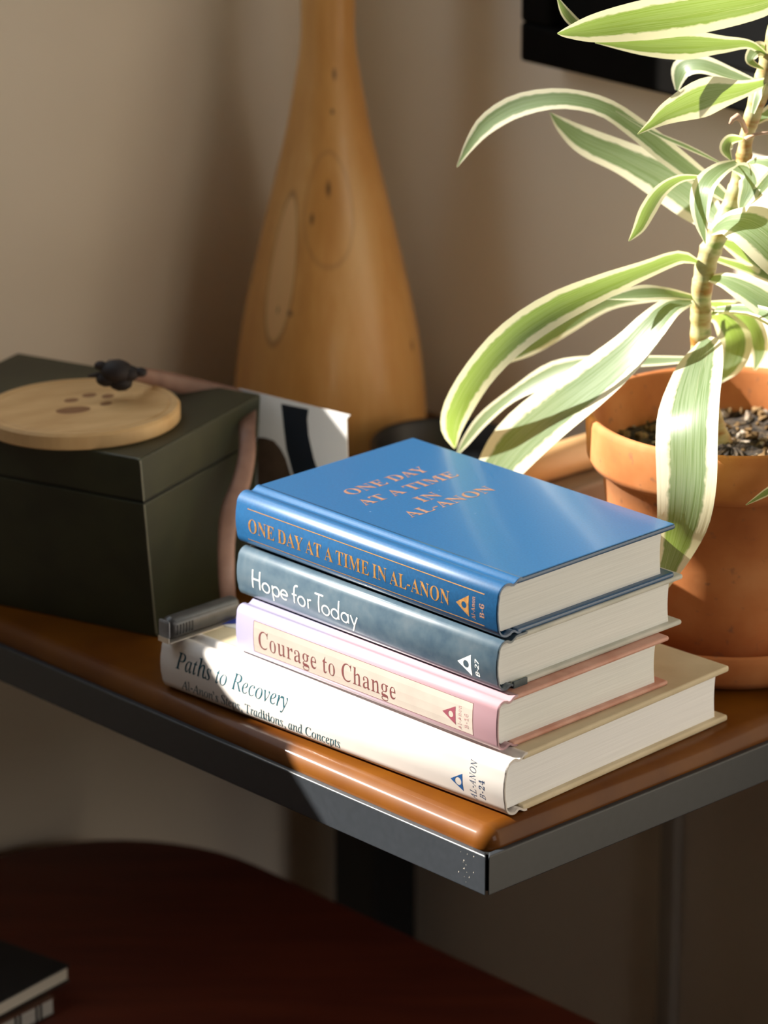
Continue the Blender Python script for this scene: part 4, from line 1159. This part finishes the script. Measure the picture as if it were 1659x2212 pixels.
# soil: a rough disc
k = NT('potting_soil')
n1 = k.noise('Object', 260, 6)
k.col(k.ramp(n1, [(.38, (.008, .005, .003)), (.55, (.035, .022, .012)), (.72, (.10, .065, .03))]))
k.set(Roughness=.95)
k.bump(n1, .8, .002)
M_SOIL = k.m
bm = bmesh.new()
SZ = HP - .0235
rings = []
for ir in range(15):
    r = .0650 * ir / 14
    rings.append([bm.verts.new((r * math.sin(2 * math.pi * a / 60), -r * math.cos(2 * math.pi * a / 60), SZ + random.uniform(-.0018, .0022) + .004 * max(0, 1 - r / .02) + (.008 * max(0, math.sin(2 * math.pi * a / 60)) * (r / .065)))) for a in range(60 if ir else 1)])
for ir in range(14):
    for a in range(60):
        if ir == 0:
            bm.faces.new((rings[0][0], rings[1][a], rings[1][(a + 1) % 60]))
        else:
            bm.faces.new((rings[ir][a], rings[ir + 1][a], rings[ir + 1][(a + 1) % 60], rings[ir][(a + 1) % 60]))
soil = obj('soil', bm, M_SOIL, plant, smooth=False)
for nm, m_, n_, lo_, hi_ in (('perlite', mat('perlite', (.26, .20, .15), (.38, .32, .26), scale=90, rough=.95, spec=.05), 130, .0010, .0026),
                             ('bark_chips', mat('bark', (.10, .06, .028), (.22, .14, .07), scale=90, rough=.95, spec=.05), 170, .0012, .0034)):
    bm = bmesh.new()
    for q_ in range(n_):
        a = random.uniform(0, 2 * math.pi)
        r = .062 * math.sqrt(random.random())
        s_ = random.uniform(lo_, hi_)
        zz = SZ + .0006 + .008 * max(0, math.sin(a)) * (r / .065) + random.uniform(0, .002)
        Mx = Matrix.Translation((r * math.sin(a), -r * math.cos(a), zz)) @ Matrix.Rotation(random.uniform(0, 6.28), 4, Vector((random.random(), random.random(), random.random() + .01)).normalized()) @ Matrix.Diagonal((1, random.uniform(.5, 1.0), random.uniform(.4, .9), 1))
        for v_ in bmesh.ops.create_icosphere(bm, subdivisions=1, radius=s_, matrix=Mx)['verts']:
            v_.co += Vector((random.uniform(-1, 1), random.uniform(-1, 1), random.uniform(-1, 1))) * s_ * .28
    obj(nm, bm, m_, soil)['kind'] = 'stuff'

# stem with leaf scars
k = NT('ringed_stem')
n1 = k.noise('Object', 60, 4, (1, 1, 3))
k.col(k.ramp(n1, [(.33, (.34, .16, .03)), (.46, (.46, .38, .16)), (.58, (.50, .46, .24)), (.72, (.22, .28, .08))]))
k.set(Roughness=.55)
M_STEM = k.m
sp3 = [at_y(1560, 960, .345), at_y(1530, 880, .343), at_y(1515, 780, .340), at_y(1514, 700, .338), at_y(1517, 620, .336), at_y(1530, 555, .336), at_y(1556, 495, .338), at_y(1585, 430, .340), at_y(1604, 360, .342), at_y(1612, 300, .344), at_y(1630, 235, .344), at_y(1650, 170, .344), at_y(1672, 90, .344), at_y(1690, 10, .345), at_y(1705, -60, .345)]
rr_ = [.0052, .0052, .0050, .0050, .0050, .0052, .0050, .0046, .0040, .0034, .0042, .0046, .0046, .0042, .0034]
sm = catmull([(*p, r) for p, r in zip(sp3, rr_)], 120)
pts_ = [Vector(s_[:3]) for s_ in sm]
rad_ = [s_[3] * (1 + .05 * math.sin(i * 1.15) + (.09 if i % 9 == 0 else 0)) for i, s_ in enumerate(sm)]
stem = obj('stem', tube(pts_, rad_, 14), M_STEM, plant, smooth=True, world_space=True)

# leaf material: cream margins, green streaked middle, light shining through
def leaf_mat(name, g1, g2, g3, trans):
    k = NT(name)
    uvn = k.n('ShaderNodeUVMap')
    sx = k.n('ShaderNodeSeparateXYZ')
    k.l(uvn.outputs[0], sx.inputs[0])
    au = k.math('ABSOLUTE', sx.outputs[0])
    mp = k.n('ShaderNodeMapping')
    mp.inputs['Scale'].default_value = (9, .30, 1)
    k.l(uvn.outputs[0], mp.inputs[0])
    nz = k.n('ShaderNodeTexNoise', Scale=1.0, Detail=3)
    k.l(mp.outputs[0], nz.inputs['Vector'])
    streak = k.ramp(nz.outputs['Fac'], [(.34, g1), (.48, g2), (.60, g1), (.70, g3)])
    mp2 = k.n('ShaderNodeMapping')
    mp2.inputs['Scale'].default_value = (2, 3, 1)
    k.l(uvn.outputs[0], mp2.inputs[0])
    nz2 = k.n('ShaderNodeTexNoise', Scale=2.0, Detail=2)
    k.l(mp2.outputs[0], nz2.inputs['Vector'])
    edge = k.math('ADD', au, k.math('MULTIPLY', k.math('SUBTRACT', nz2.outputs['Fac'], .5), .22))
    mr = k.n('ShaderNodeMapRange')
    mr.inputs[1].default_value, mr.inputs[2].default_value = .56, .66
    k.l(edge, mr.inputs[0])
    c = k.mix(mr.outputs[0], streak, (.82, .80, .60))
    k.col(c)
    k.set(Roughness=.40)
    k.b.inputs['Coat Weight'].default_value = .15
    k.b.inputs['Coat Roughness'].default_value = .3
    tr = k.n('ShaderNodeBsdfTranslucent')
    sat = k.mix(mr.outputs[0], k.mix(.5, streak, (.46, .64, .006)), (.88, .84, .50))
    k.l(sat, tr.inputs[0])
    ms = k.n('ShaderNodeMixShader')
    ms.inputs[0].default_value = trans
    k.l(k.b.outputs[0], ms.inputs[1])
    k.l(tr.outputs[0], ms.inputs[2])
    k.l(ms.outputs[0], k.t.nodes['Material Output'].inputs['Surface'])
    k.bump(nz.outputs['Fac'], .25, .0006)
    return k.m


M_LEAF = leaf_mat('variegated_leaf', (.12, .195, .085), (.25, .325, .20), (.52, .55, .40), .48)
SUNI = Vector((-.82, .57, 0)).normalized()


def leaf(rows, tau=25, fold=.12, n=26, name='leaf'):
    """rows: (px, py, depth y, half width px[, tilt]); tilt > 0 turns the seen face up to the left"""
    R5 = [r if len(r) == 5 else (*r, tau) for r in rows]
    sm = catmull(R5, n)
    P = [at_y(s_[0], s_[1], s_[2]) for s_ in sm]
    bm = bmesh.new()
    lay = bm.loops.layers.uv.new('UVMap')
    grid = []
    cols = (-1, -.72, -.4, 0, .4, .72, 1)
    acc = 0
    side0 = None
    for i, s_ in enumerate(sm):
        t_ = (P[min(i + 1, n)] - P[max(i - 1, 0)]).normalized()
        if i:
            acc += (P[i] - P[i - 1]).length
        view = (CAM - P[i]).normalized()
        side = t_.cross(view).normalized()
        if side0 and side.dot(side0) < 0:
            side = -side
        side0 = side
        pim = side
        sg = 1 if (pim.dot(RGT) * SUNI.x + pim.dot(UPV) * SUNI.y) > 0 else -1
        if i == 0:
            sgn = sg
        ta = math.radians(s_[4])
        # tilt the blade about its length so that the seen face turns to the upper left
        view_p = (view - t_ * view.dot(t_)).normalized()
        sv = side * math.cos(ta) - view_p * (math.sin(ta) * sgn)
        nv_ = view_p * math.cos(ta) + side * (math.sin(ta) * sgn)
        Zd = (P[i] - CAM).dot(FWD)
        hw = max(s_[3], .3) * Zd / FPX / max(math.cos(ta), .45)
        grid.append([(bm.verts.new(P[i] + sv * (hw * c) + nv_ * (hw * fold * (abs(c) - .4))), (c, acc * 30)) for c in cols])
    for i in range(n):
        for c in range(len(cols) - 1):
            q = (grid[i][c], grid[i][c + 1], grid[i + 1][c + 1], grid[i + 1][c])
            f = bm.faces.new([a[0] for a in q])
            for lp, a in zip(f.loops, q):
                lp[lay].uv = a[1]
    return obj(name, bm, M_LEAF, plant, smooth=True, world_space=True)


LEAVES = [
    # long arching leaf on the left
    ([(1506, 566, .335, 5), (1466, 556, .330, 15), (1390, 584, .322, 20), (1295, 622, .315, 29), (1195, 668, .315, 36), (1105, 730, .325, 37), (1035, 805, .345, 34), (992, 875, .365, 32), (978, 925, .378, 24), (983, 968, .385, 2)], -22),
    # leaf showing beneath it
    ([(1490, 640, .36, 6), (1400, 640, .375, 13), (1310, 655, .385, 17), (1220, 702, .395, 22), (1140, 752, .40, 18), (1060, 792, .405, 2)], -12),
    # short pointed leaf
    ([(1498, 643, .336, 6), (1440, 634, .330, 13), (1380, 634, .326, 17), (1310, 646, .322, 1)], 32),
    # broad leaf reaching behind the blue book
    ([(1494, 652, .334, 6), (1452, 662, .326, 22), (1412, 700, .320, 33), (1358, 762, .318, 42), (1285, 825, .325, 50), (1195, 893, .338, 56), (1110, 968, .355, 56), (1055, 1035, .366, 38), (1020, 1090, .374, 2)], 38),
    # narrow leaf between them
    ([(1500, 776, .350, 6), (1400, 780, .358, 12), (1285, 782, .365, 14), (1195, 806, .372, 24), (1110, 852, .378, 14), (1045, 905, .386, 14), (1005, 955, .392, 9), (985, 985, .394, 1)], 24),
    # leaf hanging in front of the pot
    ([(1522, 734, .332, 12, 35), (1518, 756, .318, 34, 40), (1506, 800, .292, 50, 42), (1492, 870, .262, 64, 42), (1487, 950, .249, 67, 40), (1485, 1040, .246, 65, 30), (1476, 1120, .246, 57, 4), (1458, 1185, .247, 42, -14), (1440, 1240, .248, 24, -14), (1428, 1290, .249, 1, -10)], 30),
    # drooping leaf behind the stem
    ([(1528, 680, .345, 8), (1560, 688, .356, 22), (1588, 730, .366, 36), (1580, 780, .372, 30), (1555, 825, .374, 4)], -16),
    ([(1532, 655, .350, 6), (1590, 668, .362, 20), (1625, 705, .370, 24), (1640, 755, .374, 20), (1630, 800, .374, 2)], -25),
    ([(1640, 660, .352, 6), (1690, 690, .36, 24), (1700, 760, .365, 26), (1660, 830, .368, 2)], 20),
    # leaves to the right
    ([(1530, 600, .334, 6), (1570, 606, .324, 18), (1625, 634, .312, 31), (1690, 680, .302, 34), (1760, 750, .298, 20), (1800, 800, .298, 1)], 42),
    ([(1538, 676, .334, 5), (1580, 668, .324, 10), (1635, 676, .314, 13), (1700, 715, .306, 14), (1750, 770, .302, 1)], 36),
    ([(1538, 500, .332, 7), (1575, 480, .318, 24), (1625, 490, .304, 50), (1690, 545, .292, 60), (1750, 620, .288, 40), (1790, 700, .286, 1)], 40),
    ([(1560, 520, .344, 8), (1610, 545, .352, 22), (1670, 580, .36, 26), (1740, 640, .365, 1)], -14),
    ([(1536, 555, .345, 6), (1600, 575, .355, 10), (1670, 600, .36, 14), (1740, 640, .365, 1)], -14),
    # small young leaves half way up
    ([(1520, 383, .322, 3), (1470, 386, .316, 9), (1428, 412, .310, 15), (1400, 452, .306, 18), (1380, 492, .304, 13), (1358, 521, .302, 1)], -20),
    ([(1592, 350, .334, 7), (1556, 366, .322, 17), (1524, 398, .314, 24), (1514, 440, .310, 23), (1516, 485, .308, 14), (1524, 527, .307, 1)], 36),
    ([(1580, 362, .334, 6), (1612, 372, .328, 20), (1620, 405, .324, 24), (1606, 438, .322, 14), (1598, 460, .321, 1)], -24),
    ([(1604, 300, .338, 4), (1578, 302, .332, 12), (1568, 322, .329, 14), (1580, 346, .328, 2)], -10),
    ([(1612, 356, .336, 5), (1640, 348, .326, 10), (1680, 360, .318, 16), (1730, 400, .314, 2)], 40),
    ([(1600, 450, .328, 4), (1632, 420, .322, 12), (1668, 380, .318, 14), (1710, 340, .316, 2)], 20),
    # long leaves reaching up to the left
    ([(1585, 440, .345, 6), (1535, 402, .352, 18), (1450, 338, .360, 25), (1370, 274, .366, 23), (1300, 230, .370, 21), (1210, 213, .374, 22), (1120, 228, .378, 25), (1055, 265, .380, 22), (1018, 308, .382, 13), (987, 361, .384, 1)], -14),
    ([(1566, 492, .350, 10), (1520, 450, .362, 40), (1445, 392, .376, 48), (1350, 342, .388, 36), (1265, 305, .396, 30), (1215, 270, .400, 16), (1188, 243, .402, 1)], 14),
    ([(1556, 352, .350, 2), (1490, 320, .354, 5), (1410, 285, .358, 4), (1330, 240, .362, 1)], 10),
    # crown at the upper right
    ([(1700, -20, .335, 20), (1640, 0, .326, 38), (1510, 24, .312, 47), (1390, 42, .304, 43), (1285, 60, .300, 31), (1225, 70, .298, 12), (1204, 72, .297, 1)], -18),
    ([(1672, 140, .342, 7), (1625, 98, .338, 9), (1560, 96, .334, 19), (1480, 97, .330, 31), (1390, 99, .328, 20), (1285, 92, .327, 1)], 24),
    ([(1668, 172, .342, 7), (1600, 194, .332, 20), (1525, 208, .322, 41), (1448, 240, .314, 26), (1405, 270, .311, 10), (1377, 290, .310, 1)], -20),
    ([(1640, 182, .346, 6), (1575, 160, .352, 15), (1515, 140, .358, 20), (1472, 150, .362, 22), (1462, 195, .364, 4)], 30),
    ([(1290, 66, .32, 3), (1250, 55, .322, 11), (1222, 28, .324, 11), (1203, -8, .326, 1)], 20),
    ([(1676, 120, .344, 6), (1640, 105, .34, 16), (1620, 130, .338, 10), (1650, 150, .338, 2)], 16),
    ([(1660, 150, .345, 5), (1640, 200, .338, 9), (1626, 245, .336, 4)], 34),
    ([(1545, 668, .330, 5), (1640, 672, .300, 13), (1735, 740, .272, 22), (1775, 860, .252, 24), (1750, 970, .246, 20), (1700, 1035, .246, 14), (1650, 1067, .247, 8), (1611, 1091, .248, 1)], 30),
    ([(1690, 10, .345, 8), (1760, -60, .340, 34), (1850, -70, .335, 40), (1940, 0, .332, 30), (2000, 110, .332, 1)], 30),
    ([(1660, 130, .346, 7), (1740, 90, .350, 28), (1830, 110, .355, 36), (1910, 190, .360, 24), (1950, 290, .362, 1)], 34),
    ([(1700, -50, .345, 6), (1690, -150, .350, 26), (1640, -230, .356, 30), (1570, -260, .360, 1)], 20),
    ([(1620, 270, .346, 6), (1700, 230, .352, 22), (1790, 250, .358, 30), (1860, 330, .362, 1)], 34),
]
for rows, tau in LEAVES:
    leaf(rows, tau)
# dry flower stub on the stem
M_DRY = mat('dry_stub', (.50, .30, .20), (.62, .42, .30), scale=200, rough=.8)
q0 = at_y(1612, 285, .338)
obj('dry_stalk', tube([q0, at_y(1603, 262, .334), at_y(1592, 252, .332), at_y(1582, 258, .331), at_y(1577, 268, .331)], [.0011, .0013, .0018, .0012, .0008], 8), M_DRY, plant, smooth=True, world_space=True)
obj('dry_stalk', tube([at_y(1610, 300, .338), at_y(1632, 290, .334), at_y(1662, 286, .332)], [.0011, .0008, .0006], 8), M_DRY, plant, smooth=True, world_space=True)

# ------------------------------------------------------------------ dark picture on the right wall
pw = at_plane(1121, 132, D(0, BR - .028), W3)
a0 = (pw - T).dot(U3)
pic = thing('wall_picture', 'black framed dark picture on the wall behind the plant', 'picture', tuple(D(a0 - .25, BR - .028, pw.z)))
M_BLKFR = mat('black_frame', (.002, .0018, .0016), (.003, .0026, .0022), scale=60, rough=.6, spec=.06)
M_BLKGL = mat('dark_picture_face', (.002, .002, .002), (.003, .003, .003), scale=40, rough=.6, spec=.1)
PW_, PH_, FB = .55, .40, .022
for lo, hi in (((a0 - PW_, BR - .028, pw.z), (a0, BR - .001, pw.z + FB)), ((a0 - PW_, BR - .028, pw.z + PH_ - FB), (a0, BR - .001, pw.z + PH_)),
               ((a0 - FB, BR - .028, pw.z + FB), (a0, BR - .001, pw.z + PH_ - FB)), ((a0 - PW_, BR - .028, pw.z + FB), (a0 - PW_ + FB, BR - .001, pw.z + PH_ - FB))):
    obj('frame_bar', dbox(lo, hi, .0025, 3), M_BLKFR, pic, world_space=True)
obj('picture_face', dbox((a0 - PW_ + .01, BR - .020, pw.z + .01), (a0 - .01, BR - .004, pw.z + PH_ - .01)), M_BLKGL, pic, world_space=True)

# ------------------------------------------------------------------ low table under the desk with two notebooks
LZ = -.22
low = thing('low_table', 'dark red-brown low table with a rounded corner under the desk', 'table', tuple(D(.3, 0, FLOOR_Z)))


def rounded(a0, a1, b0, b1, r, z0, z1):
    bm = bmesh.new()
    pts = []
    for (ca, cb, s0) in ((a1 - r, b1 - r, 0), (a0 + .03, b1 - .03, 90), (a0 + .03, b0 + .03, 180), (a1 - .03, b0 + .03, 270)):
        rr = r if s0 == 0 else .03
        for k in range(13 if s0 == 0 else 6):
            th = math.radians(s0 + 90 * k / (12 if s0 == 0 else 5))
            pts.append((ca + rr * math.cos(th), cb + rr * math.sin(th)))
    a = [bm.verts.new(D(p, q, z0)) for p, q in pts]
    b = [bm.verts.new(D(p, q, z1)) for p, q in pts]
    bm.faces.new(a[::-1])
    bm.faces.new(b)
    n = len(pts)
    es = []
    for i in range(n):
        f = bm.faces.new((a[i], a[(i + 1) % n], b[(i + 1) % n], b[i]))
    top_e = [e for e in bm.edges if all(abs(v.co.z - z1) < 1e-6 for v in e.verts)]
    bmesh.ops.bevel(bm, geom=top_e, offset=.006, segments=3, profile=.5, affect='EDGES')
    return bm


obj('table_top', rounded(-.05, .517, -.45, .220, .11, LZ - .03, LZ), M_LOW, low, world_space=True)
for a, b in ((0, -.40), (0, .17), (.47, -.40), (.43, .13)):
    obj('leg', dbox((a - .02, b - .02, FLOOR_Z), (a + .02, b + .02, LZ - .03), .003), M_LOW, low, world_space=True)

M_NBPAGE = page_mat('notebook_paper', (.60, .55, .46), (.70, .65, .55))
M_NBBLACK = mat('black_notebook_cover', (.008, .007, .007), (.012, .010, .010), scale=120, rough=.55)
M_NBGREY = page_mat('grey_notebook_paper', (.40, .38, .35), (.52, .50, .46))
ZN1, ZN2 = .011, .010
pN = at_z(150, 2083, LZ + ZN1 + ZN2)
pM = at_z(0, 2163, LZ + ZN1 + ZN2)
e_ = (pN - pM)
e_.z = 0
e_.normalize()                                   # along the seen edge, going back to the right
g_ = Vector((-e_.y, e_.x, 0))                    # to the left
angN = math.atan2(e_.y, e_.x)
nb2 = thing('notebook', 'black-covered notebook lying on top of another on the low table', 'notebook', (pN.x, pN.y, LZ + ZN1), angN, 'notebooks under the desk')
obj('page_block', box((-.125, .0008, .0016), (-.0010, .090, ZN2 - .0016)), M_NBPAGE, nb2)
obj('cover', box((-.126, 0, ZN2 - .0016), (0, .091, ZN2), .0005), M_NBBLACK, nb2)
obj('cover', box((-.126, 0, 0), (0, .091, .0016), .0005), M_NBBLACK, nb2)
pQ = at_z(118, 2150, LZ + ZN1)
nb1 = thing('notebook', 'grey-edged notebook with dark bands lying under the black notebook', 'notebook', (pQ.x, pQ.y, LZ), angN - .03, 'notebooks under the desk')
obj('page_block', box((-.125, .0006, .0010), (-.001, .088, ZN1 - .0016)), M_NBGREY, nb1)
obj('cover', box((-.126, 0, ZN1 - .0016), (0, .089, ZN1 - .0002), .0005), mat('brown_cover', (.10, .04, .02), rough=.6), nb1)
obj('cover', box((-.126, 0, 0), (0, .089, .0010), .0004), M_NBBLACK, nb1)
for kx in range(4):
    for o_ in (0, .0032):
        x_ = -.010 - kx * .0155 - o_
        obj('edge_band', box((x_ - .0008, -.0004, .0008), (x_, .0008, ZN1 - .0012)), M_SLOT, nb1)
